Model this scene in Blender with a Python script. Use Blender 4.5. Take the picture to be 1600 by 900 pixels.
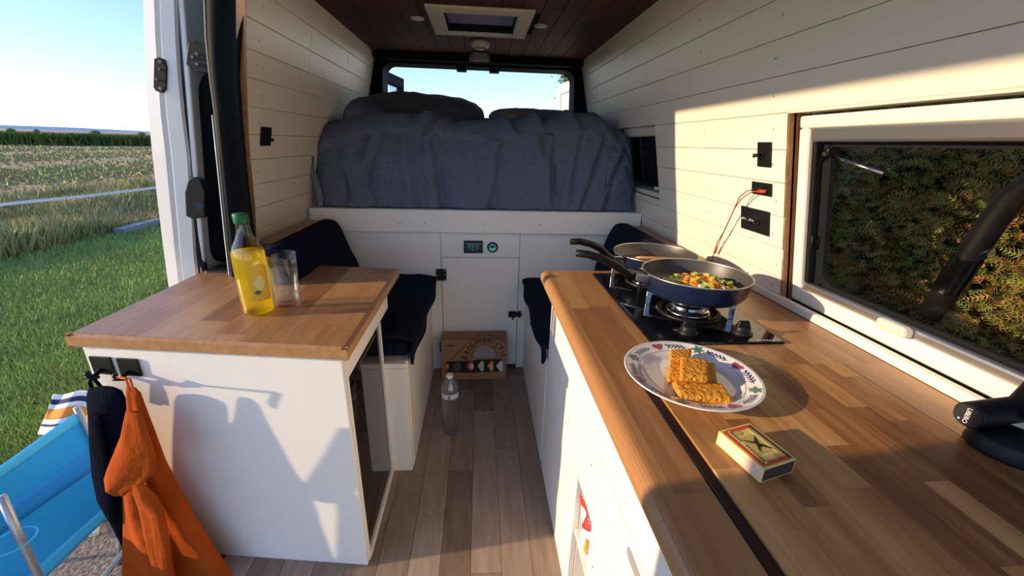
import bpy, math, random
import numpy as np
from mathutils import Vector, Matrix, noise
random.seed(7)
for o in list(bpy.data.objects): bpy.data.objects.remove(o)
S = bpy.context.scene; COL = S.collection
PI = math.pi

# ------------------------------------------------------------------ camera (world: x right, y to the rear doors, z up)
CZ = 1.34; F = 630.0
def basis():
    fy = Vector((750-800, 223-450, F)).normalized(); h = Vector((1, .03, 0))
    n = fy.cross(h).normalized()
    if n.y < 0: n = -n
    up = -n; xr = fy.cross(up).normalized()
    if xr.x < 0: xr = -xr
    return Matrix((xr, fy, up))
RW = basis()
cam = bpy.data.cameras.new('camera'); camo = bpy.data.objects.new('camera', cam); COL.objects.link(camo)
cam.sensor_width = 36; cam.lens = F/1600*36; cam.clip_start = .02; cam.clip_end = 6000
m = Matrix((RW.col[0], -RW.col[1], -RW.col[2])).transposed().to_4x4(); m.translation = (0, 0, CZ)
camo.matrix_world = m; S.camera = camo
def ray(px, py): return RW @ Vector((px-800, py-450, F))
def GZ(px, py, z): d = ray(px, py); return d*((z-CZ)/d.z)+Vector((0, 0, CZ))       # photo point on a level plane
def GY(px, py, y): d = ray(px, py); return d*(y/d.y)+Vector((0, 0, CZ))             # on a cross plane
def GX(px, py, x): d = ray(px, py); return d*(x/d.x)+Vector((0, 0, CZ))

# ------------------------------------------------------------------ light
W = bpy.data.worlds.new('world'); S.world = W; W.use_nodes = True
nt = W.node_tree; bg = nt.nodes['Background']
sky = nt.nodes.new('ShaderNodeTexSky'); sky.sky_type = 'NISHITA'; sky.sun_disc = False
sky.sun_elevation = math.radians(30); sky.sun_rotation = math.radians(250); sky.air_density = 1.0; sky.dust_density = .3; sky.ozone_density = 3.5
tint = nt.nodes.new('ShaderNodeMixRGB'); tint.blend_type = 'MULTIPLY'; tint.inputs[0].default_value = 1; tint.inputs[2].default_value = (.90, .895, 1.0, 1)
nt.links.new(sky.outputs[0], tint.inputs[1]); nt.links.new(tint.outputs[0], bg.inputs[0]); bg.inputs[1].default_value = .106
SUN = Vector((1, .125, -.24)).normalized()
sl = bpy.data.lights.new('sun', 'SUN'); sl.energy = 2.35; sl.color = (1, .76, .47); sl.angle = math.radians(.8)
so = bpy.data.objects.new('sun', sl); COL.objects.link(so); so.rotation_euler = (-SUN).to_track_quat('Z', 'Y').to_euler(); so.location = (-6, -1, 5)
S.view_settings.view_transform = 'Standard'; S.view_settings.look = 'None'; S.view_settings.gamma = 1
S.view_settings.exposure = 1.42

# ------------------------------------------------------------------ materials
M = {}
def mat(name, col, rough=.5, metal=0, noise_amt=0, nscale=20, bump=0, bscale=200, trans=0, ior=1.45, stretch=(1, 1, 1), col2=None, spec=.5, sheen=0, emit=None, coat=0, objrand=0, sss=0):
    mt = bpy.data.materials.new(name); mt.use_nodes = True; M[name] = mt
    t = mt.node_tree; b = t.nodes['Principled BSDF']; L = t.links.new
    b.inputs['Base Color'].default_value = (*col, 1); b.inputs['Roughness'].default_value = rough
    b.inputs['Metallic'].default_value = metal; b.inputs['Transmission Weight'].default_value = trans; b.inputs['IOR'].default_value = ior
    b.inputs['Specular IOR Level'].default_value = spec; b.inputs['Sheen Weight'].default_value = sheen; b.inputs['Coat Weight'].default_value = coat
    if sss: b.inputs['Subsurface Weight'].default_value = sss; b.inputs['Subsurface Scale'].default_value = .01
    if emit: b.inputs['Emission Color'].default_value = (*emit[0], 1); b.inputs['Emission Strength'].default_value = emit[1]
    tc = t.nodes.new('ShaderNodeTexCoord'); mp = t.nodes.new('ShaderNodeMapping'); mp.inputs['Scale'].default_value = stretch
    L(tc.outputs['Object'], mp.inputs[0])
    if noise_amt or col2:
        nz = t.nodes.new('ShaderNodeTexNoise'); nz.inputs['Scale'].default_value = nscale; nz.inputs['Detail'].default_value = 6
        L(mp.outputs[0], nz.inputs[0])
        r = t.nodes.new('ShaderNodeValToRGB'); r.color_ramp.elements[0].position = .32; r.color_ramp.elements[1].position = .68
        c2 = col2 or tuple(c*(1-noise_amt) for c in col)
        r.color_ramp.elements[0].color = (*c2, 1); r.color_ramp.elements[1].color = (*col, 1)
        L(nz.outputs[0], r.inputs[0]); L(r.outputs[0], b.inputs['Base Color'])
    if bump:
        n2 = t.nodes.new('ShaderNodeTexNoise'); n2.inputs['Scale'].default_value = bscale; n2.inputs['Detail'].default_value = 4
        L(mp.outputs[0], n2.inputs[0]); bm = t.nodes.new('ShaderNodeBump'); bm.inputs['Strength'].default_value = bump; bm.inputs['Distance'].default_value = .01
        L(n2.outputs[0], bm.inputs['Height']); L(bm.outputs[0], b.inputs['Normal'])
    return mt
def wood(name, stops, rough=.4, grain=1.0, rand=1.0, bump=.05, axis=(7, .9, 7), spec=.4, gs=6):
    """stave / plank timber: tone picked per piece by Object Info, long grain by stretched noise"""
    mt = bpy.data.materials.new(name); mt.use_nodes = True; M[name] = mt
    t = mt.node_tree; b = t.nodes['Principled BSDF']; L = t.links.new; b.inputs['Roughness'].default_value = rough; b.inputs['Specular IOR Level'].default_value = spec
    oi = t.nodes.new('ShaderNodeObjectInfo'); tc = t.nodes.new('ShaderNodeTexCoord'); ad = t.nodes.new('ShaderNodeVectorMath'); ad.operation = 'ADD'
    sc = t.nodes.new('ShaderNodeVectorMath'); sc.operation = 'SCALE'; sc.inputs[3].default_value = 37.0
    cb = t.nodes.new('ShaderNodeCombineXYZ'); L(oi.outputs['Random'], cb.inputs[0]); L(oi.outputs['Random'], cb.inputs[1]); L(cb.outputs[0], sc.inputs[0])
    L(tc.outputs['Object'], ad.inputs[0]); L(sc.outputs[0], ad.inputs[1])
    mp = t.nodes.new('ShaderNodeMapping'); mp.inputs['Scale'].default_value = axis; L(ad.outputs[0], mp.inputs[0])
    n1 = t.nodes.new('ShaderNodeTexNoise'); n1.inputs['Scale'].default_value = gs; n1.inputs['Detail'].default_value = 8; n1.inputs['Distortion'].default_value = .6; L(mp.outputs[0], n1.inputs[0])
    mp2 = t.nodes.new('ShaderNodeMapping'); mp2.inputs['Scale'].default_value = tuple(a*5 if a > 2 else a for a in axis); L(ad.outputs[0], mp2.inputs[0])
    n2 = t.nodes.new('ShaderNodeTexNoise'); n2.inputs['Scale'].default_value = gs; n2.inputs['Detail'].default_value = 5; L(mp2.outputs[0], n2.inputs[0])
    a1 = t.nodes.new('ShaderNodeMath'); a1.operation = 'MULTIPLY_ADD'; a1.inputs[1].default_value = .9*grain; a1.inputs[2].default_value = -.45*grain; L(n1.outputs[0], a1.inputs[0])
    a2 = t.nodes.new('ShaderNodeMath'); a2.operation = 'MULTIPLY_ADD'; a2.inputs[1].default_value = .45*grain; L(n2.outputs[0], a2.inputs[0]); L(a1.outputs[0], a2.inputs[2])
    a3 = t.nodes.new('ShaderNodeMath'); a3.operation = 'MULTIPLY_ADD'; a3.inputs[1].default_value = .62*rand; a3.inputs[2].default_value = .5-.31*rand-.22*grain; L(oi.outputs['Random'], a3.inputs[0])
    a4 = t.nodes.new('ShaderNodeMath'); a4.operation = 'ADD'; L(a2.outputs[0], a4.inputs[0]); L(a3.outputs[0], a4.inputs[1])
    r = t.nodes.new('ShaderNodeValToRGB'); cr = r.color_ramp
    for i, (p, c) in enumerate(stops):
        e = cr.elements[i] if i < 2 else cr.elements.new(p)
        e.position = p; e.color = (*c, 1)
    L(a4.outputs[0], r.inputs[0]); L(r.outputs[0], b.inputs['Base Color'])
    bm = t.nodes.new('ShaderNodeBump'); bm.inputs['Strength'].default_value = bump; bm.inputs['Distance'].default_value = .005; L(n2.outputs[0], bm.inputs['Height']); L(bm.outputs[0], b.inputs['Normal'])
    return mt
def tinted(name, col, alpha_mix, rough=.02):
    """thin see-through pane: transparent tint with a clear-coat reflection"""
    mt = bpy.data.materials.new(name); mt.use_nodes = True; M[name] = mt
    t = mt.node_tree; t.nodes.remove(t.nodes['Principled BSDF']); out = t.nodes['Material Output']; L = t.links.new
    tr = t.nodes.new('ShaderNodeBsdfTransparent'); tr.inputs[0].default_value = (*col, 1)
    gl = t.nodes.new('ShaderNodeBsdfGlossy'); gl.inputs['Roughness'].default_value = rough; gl.inputs[0].default_value = (1, 1, 1, 1)
    fr = t.nodes.new('ShaderNodeLayerWeight'); fr.inputs[0].default_value = .5
    pw = t.nodes.new('ShaderNodeMath'); pw.operation = 'POWER'; pw.inputs[1].default_value = 4; L(fr.outputs['Facing'], pw.inputs[0])
    ml = t.nodes.new('ShaderNodeMath'); ml.operation = 'MULTIPLY_ADD'; ml.inputs[1].default_value = .55; ml.inputs[2].default_value = ((alpha_mix-1)/(alpha_mix+1))**2; L(pw.outputs[0], ml.inputs[0])
    mx = t.nodes.new('ShaderNodeMixShader'); L(ml.outputs[0], mx.inputs[0]); L(tr.outputs[0], mx.inputs[1]); L(gl.outputs[0], mx.inputs[2]); L(mx.outputs[0], out.inputs[0])
    return mt
mat('paint_white', (.86, .81, .71), .42, noise_amt=.05, nscale=5, bump=.03, bscale=60)
mat('plank_white', (.87, .795, .675), .33, noise_amt=.07, nscale=3, bump=.10, bscale=12, stretch=(1, .25, 2.2), spec=.6)
mat('panel_white', (.88, .83, .745), .45, noise_amt=.03, nscale=4, bump=.02, bscale=90)
mat('gap_dark', (.05, .04, .035), .9)
mat('nail', (.16, .14, .12), .6)
wood('walnut', [(.0, (.10, .030, .008)), (.3, (.28, .115, .034)), (.62, (.50, .245, .080)), (1, (.72, .42, .17))], .36, grain=.85, rand=1.0)
wood('laminate', [(.0, (.15, .058, .022)), (.35, (.33, .150, .060)), (.65, (.46, .235, .092)), (1, (.61, .345, .155))], .36, grain=.65, rand=.8)
wood('nosing', [(.0, (.15, .058, .022)), (.35, (.33, .150, .060)), (.65, (.46, .235, .092)), (1, (.61, .345, .155))], .33, grain=.5, rand=.0, axis=(7, .35, 7))
wood('oak_edge', [(.0, (.22, .10, .035)), (.5, (.44, .23, .095)), (1, (.6, .36, .17))], .35, grain=.8)
wood('floor_plank', [(.0, (.13, .085, .06)), (.4, (.25, .178, .13)), (.7, (.34, .25, .19)), (1, (.46, .35, .27))], .42, grain=.8, rand=.9, axis=(6, 1.1, 6))
wood('ceiling_plank', [(.0, (.030, .007, .003)), (.5, (.075, .020, .009)), (1, (.14, .045, .02))], .6, grain=.7, rand=.6)
mat('black_plastic', (.007, .007, .008), .48, spec=.3)
mat('black_soft', (.007, .008, .010), .7, spec=.12)
mat('rubber', (.012, .013, .016), .5, spec=.2)
mat('black_gloss', (.004, .004, .005), .05, spec=.6)
mat('fridge_glass', (.008, .006, .005), .045, spec=.45)
mat('steel', (.62, .62, .62), .18, 1)
mat('alu', (.50, .50, .52), .35, .9)
mat('screw', (.35, .33, .3), .35, .9)
mat('van_white', (.80, .79, .75), .28, noise_amt=.03, nscale=2, coat=.4)
mat('door_glass', (.012, .016, .024), .05, spec=.6)
mat('cushion', (.009, .012, .028), .9, noise_amt=.3, nscale=120, bump=.25, bscale=30, spec=.1)
mat('duvet', (.165, .195, .28), .9, noise_amt=.5, nscale=200, bump=.8, bscale=22, spec=.1)
mat('pillow_grey', (.070, .070, .085), .85, noise_amt=.3, nscale=250, bump=.3, bscale=18, sheen=.1)
mat('pillow_brown', (.24, .205, .19), .85, noise_amt=.25, nscale=200, bump=.3, bscale=20)
mat('sheet', (.22, .20, .22), .85, noise_amt=.1, nscale=30, bump=.3, bscale=20)
mat('fleece', (.009, .012, .028), .95, noise_amt=.6, nscale=260, bump=.9, bscale=260, spec=.05)
mat('orange_cloth', (.44, .075, .009), .9, noise_amt=.25, nscale=9, bump=.9, bscale=14, spec=.08)
mat('cord_orange', (.75, .13, .03), .7)
mat('cardboard', (.36, .20, .10), .85, noise_amt=.12, nscale=30)
mat('print_brown', (.065, .022, .014), .8)
mat('print_black', (.012, .010, .010), .6)
mat('print_red', (.55, .04, .04), .6); mat('print_orange', (.75, .28, .03), .6); mat('print_cream', (.62, .56, .42), .6); mat('print_grey', (.30, .27, .27), .7)
mat('print_white', (.75, .73, .7), .6)
mat('pan_blue', (.012, .022, .055), .22, noise_amt=.15, nscale=30, coat=.5)
mat('pan_inner', (.060, .052, .048), .42, noise_amt=.2, nscale=60, spec=.6)
mat('plate', (.80, .79, .78), .12, coat=.4)
mat('glaze_line', (.06, .06, .10), .3); mat('motif_blue', (.025, .03, .16), .3); mat('motif_red', (.36, .05, .12), .3); mat('motif_green', (.05, .20, .16), .3)
mat('breaded', (.86, .40, .04), .75, col2=(.62, .22, .015), nscale=110, bump=.9, bscale=160)
mat('carrot', (.85, .23, .015), .35, noise_amt=.25, nscale=60); mat('pea', (.12, .34, .03), .35); mat('courgette', (.55, .55, .10), .35, noise_amt=.3, nscale=40); mat('onion', (.78, .74, .42), .3); mat('herb', (.03, .20, .05), .5)
mat('match_yellow', (.80, .62, .20), .6, noise_amt=.08, nscale=60); mat('match_side', (.72, .50, .42), .8); mat('match_dark', (.05, .03, .025), .8); mat('match_red', (.62, .07, .03), .6); mat('match_green', (.55, .42, .12), .6)
mat('red_plug', (.75, .05, .01), .4); mat('wire_black', (.02, .02, .02), .4)
mat('cap_green', (.006, .13, .045), .35)
mat('cap_white', (.82, .82, .82), .4)
mat('label_yellow', (.90, .52, .04), .5); mat('label_pale', (.85, .72, .30), .5)
mat('label_clear', (.60, .62, .68), .4)
mat('seat_blue', (.012, .38, .95), .65, noise_amt=.12, nscale=3, bump=.2, bscale=300, sss=.0)
mat('seat_blue_dark', (.01, .27, .80), .7); mat('seat_blue_edge', (.05, .50, .95), .6)
mat('tube_grey', (.42, .43, .45), .35, .6)
mat('towel_white', (.80, .80, .82), .9); mat('towel_orange', (.85, .28, .04), .9); mat('towel_navy', (.03, .03, .10), .9)
mat('cream_plastic', (.72, .68, .55), .5)
mat('led_cyan', (.01, .05, .06), .4, emit=((.1, .75, .8), .10)); mat('screen', (.006, .008, .010), .15, emit=((.02, .03, .05), .1)); mat('led_blue', (.1, .4, .8), .4, emit=((.2, .6, 1), 2.0))
mat('snack_red', (.70, .05, .05), .3); mat('snack_white', (.80, .76, .72), .3)
mat('spot_white', (.65, .62, .58), .4)
mat('soil', (.44, .26, .15), .95, col2=(.32, .29, .12), nscale=.35, stretch=(1.2, .25, 1), bump=.4, bscale=6)
mat('lawn_soil', (.22, .29, .07), .95, col2=(.16, .20, .06), nscale=2.5, bump=.5, bscale=14)
mat('gravel', (.36, .29, .24), .95, col2=(.12, .09, .07), nscale=60, bump=1, bscale=60)
mat('grass', (.36, .48, .12), .7, col2=(.24, .33, .08), nscale=1.4)
mat('weed', (.56, .43, .22), .8, col2=(.19, .27, .08), nscale=1.1)
mat('crop', (.28, .38, .13), .8, col2=(.42, .28, .14), nscale=.3)
mat('corn', (.13, .17, .035), .8, col2=(.07, .12, .025), nscale=.3)
mat('hill', (.34, .47, .62), 1, noise_amt=.1, nscale=.01, spec=0)  # haze of distance put into the base colour as pale blue
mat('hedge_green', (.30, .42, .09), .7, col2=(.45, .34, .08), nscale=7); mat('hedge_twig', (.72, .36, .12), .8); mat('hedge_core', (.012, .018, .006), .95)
mat('tree_leaf', (.13, .25, .03), .6, noise_amt=.5, nscale=6); mat('bark', (.10, .07, .04), .9)
mat('timber', (.30, .32, .33), .85, noise_amt=.3, nscale=12)
mat('tape_white', (.78, .78, .80), .6)
pass
def liquid(name, col, tcol, k):
    """see-through liquid that also scatters some of the light passing through it"""
    mt = bpy.data.materials.new(name); mt.use_nodes = True; M[name] = mt
    t = mt.node_tree; t.nodes.remove(t.nodes['Principled BSDF']); out = t.nodes['Material Output']; L = t.links.new
    tr = t.nodes.new('ShaderNodeBsdfTransparent'); tr.inputs[0].default_value = (*col, 1)
    tl = t.nodes.new('ShaderNodeBsdfTranslucent'); tl.inputs[0].default_value = (*tcol, 1)
    gl = t.nodes.new('ShaderNodeBsdfGlossy'); gl.inputs['Roughness'].default_value = .03
    fr = t.nodes.new('ShaderNodeValue'); fr.outputs[0].default_value = .03
    m1 = t.nodes.new('ShaderNodeMixShader'); m1.inputs[0].default_value = k; L(tr.outputs[0], m1.inputs[1]); L(tl.outputs[0], m1.inputs[2])
    m2 = t.nodes.new('ShaderNodeMixShader'); L(fr.outputs[0], m2.inputs[0]); L(m1.outputs[0], m2.inputs[1]); L(gl.outputs[0], m2.inputs[2]); L(m2.outputs[0], out.inputs[0])
liquid('syrup', (1, .86, .12), (1, .80, .04), .30); liquid('water', (.97, .98, 1), (.9, .95, 1), .07)
tinted('clear_glass', (.97, .98, .98), 1.45, .01); tinted('pet', (.97, .98, .99), 1.9, .12)
tinted('pane_dark', (.90, .90, .87), 1.25); tinted('pane_clear', (.85, .9, .92), 1.4); tinted('hatch_pane', (.35, .45, .55), 1.4, .15)

# ------------------------------------------------------------------ mesh helpers
class MB:
    def __init__(s): s.v = []; s.f = []
    def add(s, vs, fs):
        n = len(s.v); s.v += [tuple(v) for v in vs]; s.f += [tuple(i+n for i in f) for f in fs]; return s
    def hexa(s, p): return s.add(p, [(0, 3, 2, 1), (4, 5, 6, 7), (0, 1, 5, 4), (1, 2, 6, 5), (2, 3, 7, 6), (3, 0, 4, 7)])
    def box(s, x0, x1, y0, y1, z0, z1, fn=None):
        p = [(x0, y0, z0), (x1, y0, z0), (x1, y1, z0), (x0, y1, z0), (x0, y0, z1), (x1, y0, z1), (x1, y1, z1), (x0, y1, z1)]
        return s.hexa([fn(*q) for q in p] if fn else p)
    def quad(s, a, b, c, d): return s.add([a, b, c, d], [(0, 1, 2, 3)])
    def poly(s, ps): return s.add(ps, [tuple(range(len(ps)))])
    def slab(s, ps, off):
        """polygon given a thickness"""
        o = Vector(off); n = len(ps); q = [tuple(Vector(p)+o) for p in ps]
        return s.add(list(ps)+q, [tuple(range(n))[::-1], tuple(range(n, 2*n))]+[(i, (i+1) % n, n+(i+1) % n, n+i) for i in range(n)])
    def tube(s, pts, r, n=10, caps=True):
        pts = [Vector(p) for p in pts]; rs = r if hasattr(r, '__len__') else [r]*len(pts); base = len(s.v); a = None
        for i, p in enumerate(pts):
            d = (pts[min(i+1, len(pts)-1)]-pts[max(i-1, 0)]).normalized()
            if a is None: a = d.orthogonal().normalized()
            a = (a-d*a.dot(d)).normalized(); b = d.cross(a)
            for k in range(n): s.v.append(tuple(p+(a*math.cos(2*PI*k/n)+b*math.sin(2*PI*k/n))*rs[i]))
        for i in range(len(pts)-1):
            for k in range(n): s.f.append((base+i*n+k, base+i*n+(k+1) % n, base+(i+1)*n+(k+1) % n, base+(i+1)*n+k))
        if caps: s.f.append(tuple(base+k for k in range(n))[::-1]); s.f.append(tuple(base+(len(pts)-1)*n+k for k in range(n)))
        return s
    def lathe(s, prof, c=(0, 0, 0), n=40, fn=None, closed=False):
        base = len(s.v); c = Vector(c); ids = []
        for (r, z) in prof:
            if r < 1e-6: ids.append([len(s.v)]); s.v.append((c.x, c.y, c.z+z)); continue
            row = []
            for k in range(n):
                a = 2*PI*k/n; rr = fn(r, z, a) if fn else r
                row.append(len(s.v)); s.v.append((c.x+rr*math.cos(a), c.y+rr*math.sin(a), c.z+z))
            ids.append(row)
        if closed: ids.append(ids[0])
        for A, B in zip(ids, ids[1:]):
            for k in range(n):
                k2 = (k+1) % n
                if len(A) == 1 and len(B) == 1: continue
                if len(A) == 1: s.f.append((A[0], B[k2], B[k]))
                elif len(B) == 1: s.f.append((A[k], A[k2], B[0]))
                else: s.f.append((A[k], A[k2], B[k2], B[k]))
        return s
    def grid(s, nu, nv, fn):
        base = len(s.v)
        for j in range(nv+1):
            for i in range(nu+1): s.v.append(tuple(fn(i/nu, j/nv)))
        for j in range(nv):
            for i in range(nu): a = base+j*(nu+1)+i; s.f.append((a, a+1, a+nu+2, a+nu+1))
        return s
    def build(s, name, mt, parent=None, smooth=False, bevel=0, solid=0, subs=0, kind=None, origin=None):
        off = Vector(parent['_o']) if parent else (Vector(origin) if origin is not None else s.base())
        me = bpy.data.meshes.new(name); me.from_pydata([tuple(Vector(v)-off) for v in s.v], [], s.f)
        me.materials.append(M[mt] if isinstance(mt, str) else mt)
        if smooth: me.polygons.foreach_set('use_smooth', [True]*len(me.polygons))
        me.update(); o = bpy.data.objects.new(name, me); COL.objects.link(o); o['_o'] = tuple(off)
        if parent: o.parent = parent
        else: o.location = off
        if solid: md = o.modifiers.new('s', 'SOLIDIFY'); md.thickness = solid; md.offset = 0
        if bevel: md = o.modifiers.new('b', 'BEVEL'); md.width = bevel; md.segments = 2; md.limit_method = 'ANGLE'; md.angle_limit = .6
        if subs: md = o.modifiers.new('u', 'SUBSURF'); md.levels = subs; md.render_levels = subs
        if kind: o['kind'] = kind
        return o
    def base(s):
        a = np.array(s.v); lo = a.min(0); hi = a.max(0); return Vector(((lo[0]+hi[0])/2, (lo[1]+hi[1])/2, lo[2]))
def tag(o, label, cat, group=None, kind=None):
    o['label'] = label; o['category'] = cat
    if group: o['group'] = group
    if kind: o['kind'] = kind
    return o
def thing(name, loc, label=None, cat=None, group=None, kind=None):
    o = bpy.data.objects.new(name, None); COL.objects.link(o); o.location = loc; o.empty_display_size = .05; o['_o'] = tuple(loc)
    if label: tag(o, label, cat, group)
    if kind: o['kind'] = kind
    return o
def copy_tree(o, parent=None):
    c = o.copy(); COL.objects.link(c)
    if parent: c.parent = parent
    for ch in o.children: copy_tree(ch, c)
    return c
def B(name, mt, parent, x0, x1, y0, y1, z0, z1, bevel=.002, fn=None, label=None, kind=None):
    o = MB().box(x0, x1, y0, y1, z0, z1, fn).build(name, mt, parent, bevel=bevel, kind=kind)
    if label: o['label'] = label
    return o
def text_mb(txt, size):
    cu = bpy.data.curves.new('t', 'FONT'); cu.body = txt; cu.size = size; cu.align_x = 'CENTER'; cu.align_y = 'CENTER'; cu.offset = size*.02
    o = bpy.data.objects.new('t', cu); COL.objects.link(o); bpy.context.view_layer.update()
    me = bpy.data.meshes.new_from_object(o.evaluated_get(bpy.context.evaluated_depsgraph_get()))
    vs = [tuple(v.co) for v in me.vertices]; fs = [tuple(p.vertices) for p in me.polygons]
    bpy.data.objects.remove(o); bpy.data.curves.remove(cu); bpy.data.meshes.remove(me); return vs, fs

# wall surface: leans inward towards the roof
def WX(z, off=0): return .905-.228*(z-.99)+off
def wbox(mb, side, y0, y1, z0, z1, o0, o1):
    """box lying on the leaning side wall; o0/o1 = depth outward"""
    return mb.hexa([(side*WX(z0, o0), y0, z0), (side*WX(z0, o1), y0, z0), (side*WX(z0, o1), y1, z0), (side*WX(z0, o0), y1, z0),
                    (side*WX(z1, o0), y0, z1), (side*WX(z1, o1), y0, z1), (side*WX(z1, o1), y1, z1), (side*WX(z1, o0), y1, z1)])
ZC = 1.89      # ceiling
# ================================================================== SETTING
# ---- floor planks
floor = thing('floor', (0, 1, 0), kind='structure')
B('floor_base', 'gap_dark', floor, -1.0, .98, -.35, 2.30, -.05, -.006, 0)
joints = {-5: [.45, 1.3, 2.1], -4: [.3, 1.15, 1.95], -3: [.55, 1.368, 2.3], -2: [.2, 1.174, 1.659], -1: [.6, 1.39, 2.0], 0: [.939, 1.8], 1: [.5, 1.518], 2: [.3, 1.376, 2.15], 3: [.7, 1.6]}
joints = {k: v for k, v in joints.items()}
for k in range(-8, 8):
    x0 = .178+.1035*(k-2); x1 = x0+.1035
    js = [-.35]+joints.get(k-0, [.4+.13*(k % 5), 1.25+.11*(k % 4)])+[2.29]
    for a, b in zip(js, js[1:]):
        if b-a < .02: continue
        B('plank', 'floor_plank', floor, x0+.0006, x1-.0006, a+.0007, b-.0007, -.008, 0, .0008)
# ---- ceiling planks
ceil = thing('ceiling', (0, 1, ZC), kind='structure')
for rx0, rx1, ry0, ry1 in ((-.80, .80, -.35, 2.09), (-.80, .80, 2.465, 3.14), (-.80, -.172, 2.09, 2.465), (.177, .80, 2.09, 2.465)): B('ceiling_panel', 'gap_dark', ceil, rx0, rx1, ry0, ry1, ZC+.014, ZC+.03, 0)
xs = [-.72+.09*i for i in range(17)]
for i in range(16):
    x0, x1 = xs[i], xs[i+1]; js = [-.35, .3+.21*(i % 4), 1.5+.17*((i*3) % 5), 3.12]
    for a, b in zip(js, js[1:]):
        segs = [(a, b)]
        if x1 > -.17 and x0 < .18:          # hole of the roof hatch
            segs = [(p, q) for (p, q) in ((a, min(b, 2.09)), (max(a, 2.46), b)) if q-p > .01]
        for p, q in segs: B('plank', 'ceiling_plank', ceil, x0+.001, x1-.001, p+.001, q-.001, ZC, ZC+.013, .003)
# ---- side walls of painted tongue-and-groove planks
rows = [.905, .98, 1.07, 1.163, 1.257, 1.345, 1.437, 1.527, 1.612, 1.70, 1.79, ZC]
def wall_planks(parent, side, y0f, y1, holes, joint):
    for i, (a, b) in enumerate(zip(rows, rows[1:])):
        y0 = y0f((a+b)/2); spans = [(y0, y1, a, b)]
        for (h0, h1, g0, g1) in holes:
            if g1 <= a or g0 >= b: continue
            out = []
            for (p, q, c, d) in spans:
                if h1 <= p or h0 >= q: out.append((p, q, c, d)); continue
                if h0 > p: out.append((p, h0, c, d))
                if h1 < q: out.append((h1, q, c, d))
                if g0 > c+.004: out.append((max(p, h0), min(q, h1), c, g0))
                if g1 < d-.004: out.append((max(p, h0), min(q, h1), g1, d))
            spans = out
        jl = joint.get(i, [])
        for (p, q, c, d) in spans:
            cuts = [p]+[j for j in jl if p+.05 < j < q-.05]+[q]
            for r, s in zip(cuts, cuts[1:]):
                pm = wbox(MB(), side, r+.0005, s-.0005, c+.0006, d-.0006, 0, .014)
                if side < 0 and r == p:
                    for vi in (0, 1): pm.v[vi] = (pm.v[vi][0], LY(c), pm.v[vi][2])
                    for vi in (4, 5): pm.v[vi] = (pm.v[vi][0], LY(d), pm.v[vi][2])
                pm.build('plank', 'plank_white', parent, bevel=.0016)
wl = thing('wall_left', (-.9, 2.4, .8), kind='structure')
LYT = [(.8, 1.72), (1.0, 1.692), (1.103, 1.673), (1.197, 1.645), (1.292, 1.618), (1.387, 1.601), (1.478, 1.585), (1.564, 1.574), (1.65, 1.563), (1.9, 1.548)]
LY = lambda z: float(np.interp(z, [a for a, b in LYT], [b for a, b in LYT]))
wall_planks(wl, -1, LY, 3.13, [], {8: [2.085], 9: [2.08, 2.6], 7: [2.07], 5: [1.98], 6: [2.5], 10: [1.9], 4: [2.02], 3: [2.3]})
mb = MB()
for a, b in zip(rows, rows[1:]):
    y0 = LY((a+b)/2); mb.hexa([(-WX(a, .014), y0+.002, a), (-WX(a, .02), y0+.002, a), (-WX(a, .02), 3.13, a), (-WX(a, .014), 3.13, a), (-WX(b, .014), y0+.002, b), (-WX(b, .02), y0+.002, b), (-WX(b, .02), 3.13, b), (-WX(b, .014), 3.13, b)])
mb.build('backing', 'gap_dark', wl)
wr = thing('wall_right', (.9, 1.2, .8), kind='structure')
H1 = (.02, 1.085, .80, 1.435); H2 = (1.945, 2.45, 1.10, 1.44)
wall_planks(wr, 1, lambda z: -.35, 3.13, [H1, H2], {10: [.4, 2.2], 9: [1.25, 2.75], 8: [.7, 2.0], 7: [1.6, 2.9], 6: [1.9], 5: [1.5], 4: [1.4], 2: [1.6]})
mb = MB()
for (y0, y1, z0, z1) in ((-.35, .02, .8, ZC), (.02, 1.085, 1.435, ZC), (.02, 1.085, .8, .90), (1.085, 1.945, .8, ZC), (1.945, 2.45, 1.44, ZC), (1.945, 2.45, .8, 1.10), (2.45, 3.13, .8, ZC)):
    wbox(mb, 1, y0, y1, z0, z1, .014, .02)
mb.build('backing', 'gap_dark', wr)
# nail marks, far too small to pick apart
for side, par, ys in ((-1, wl, (1.66, 2.0, 2.35, 2.7, 3.02)), (1, wr, (.45, 1.13, 1.5, 1.88, 2.55, 2.95))):
    mb = MB()
    for i, (a, b) in enumerate(zip(rows, rows[1:])):
        for y in ys:
            yy = y+random.uniform(-.02, .02); z = (a+b)/2+random.uniform(-.01, .01)
            if side == 1 and any(h[0]-.01 < yy < h[1]+.01 and h[2]-.01 < z < h[3]+.01 for h in (H1, H2)): continue
            if side == -1 and yy < LY(z)+.03: yy = LY(z)+.04
            wbox(mb, side, yy-.0018, yy+.0018, z-.0022, z+.0022, -.0006, .002)
    mb.build('nail_heads', 'nail', par, kind='stuff')
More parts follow.
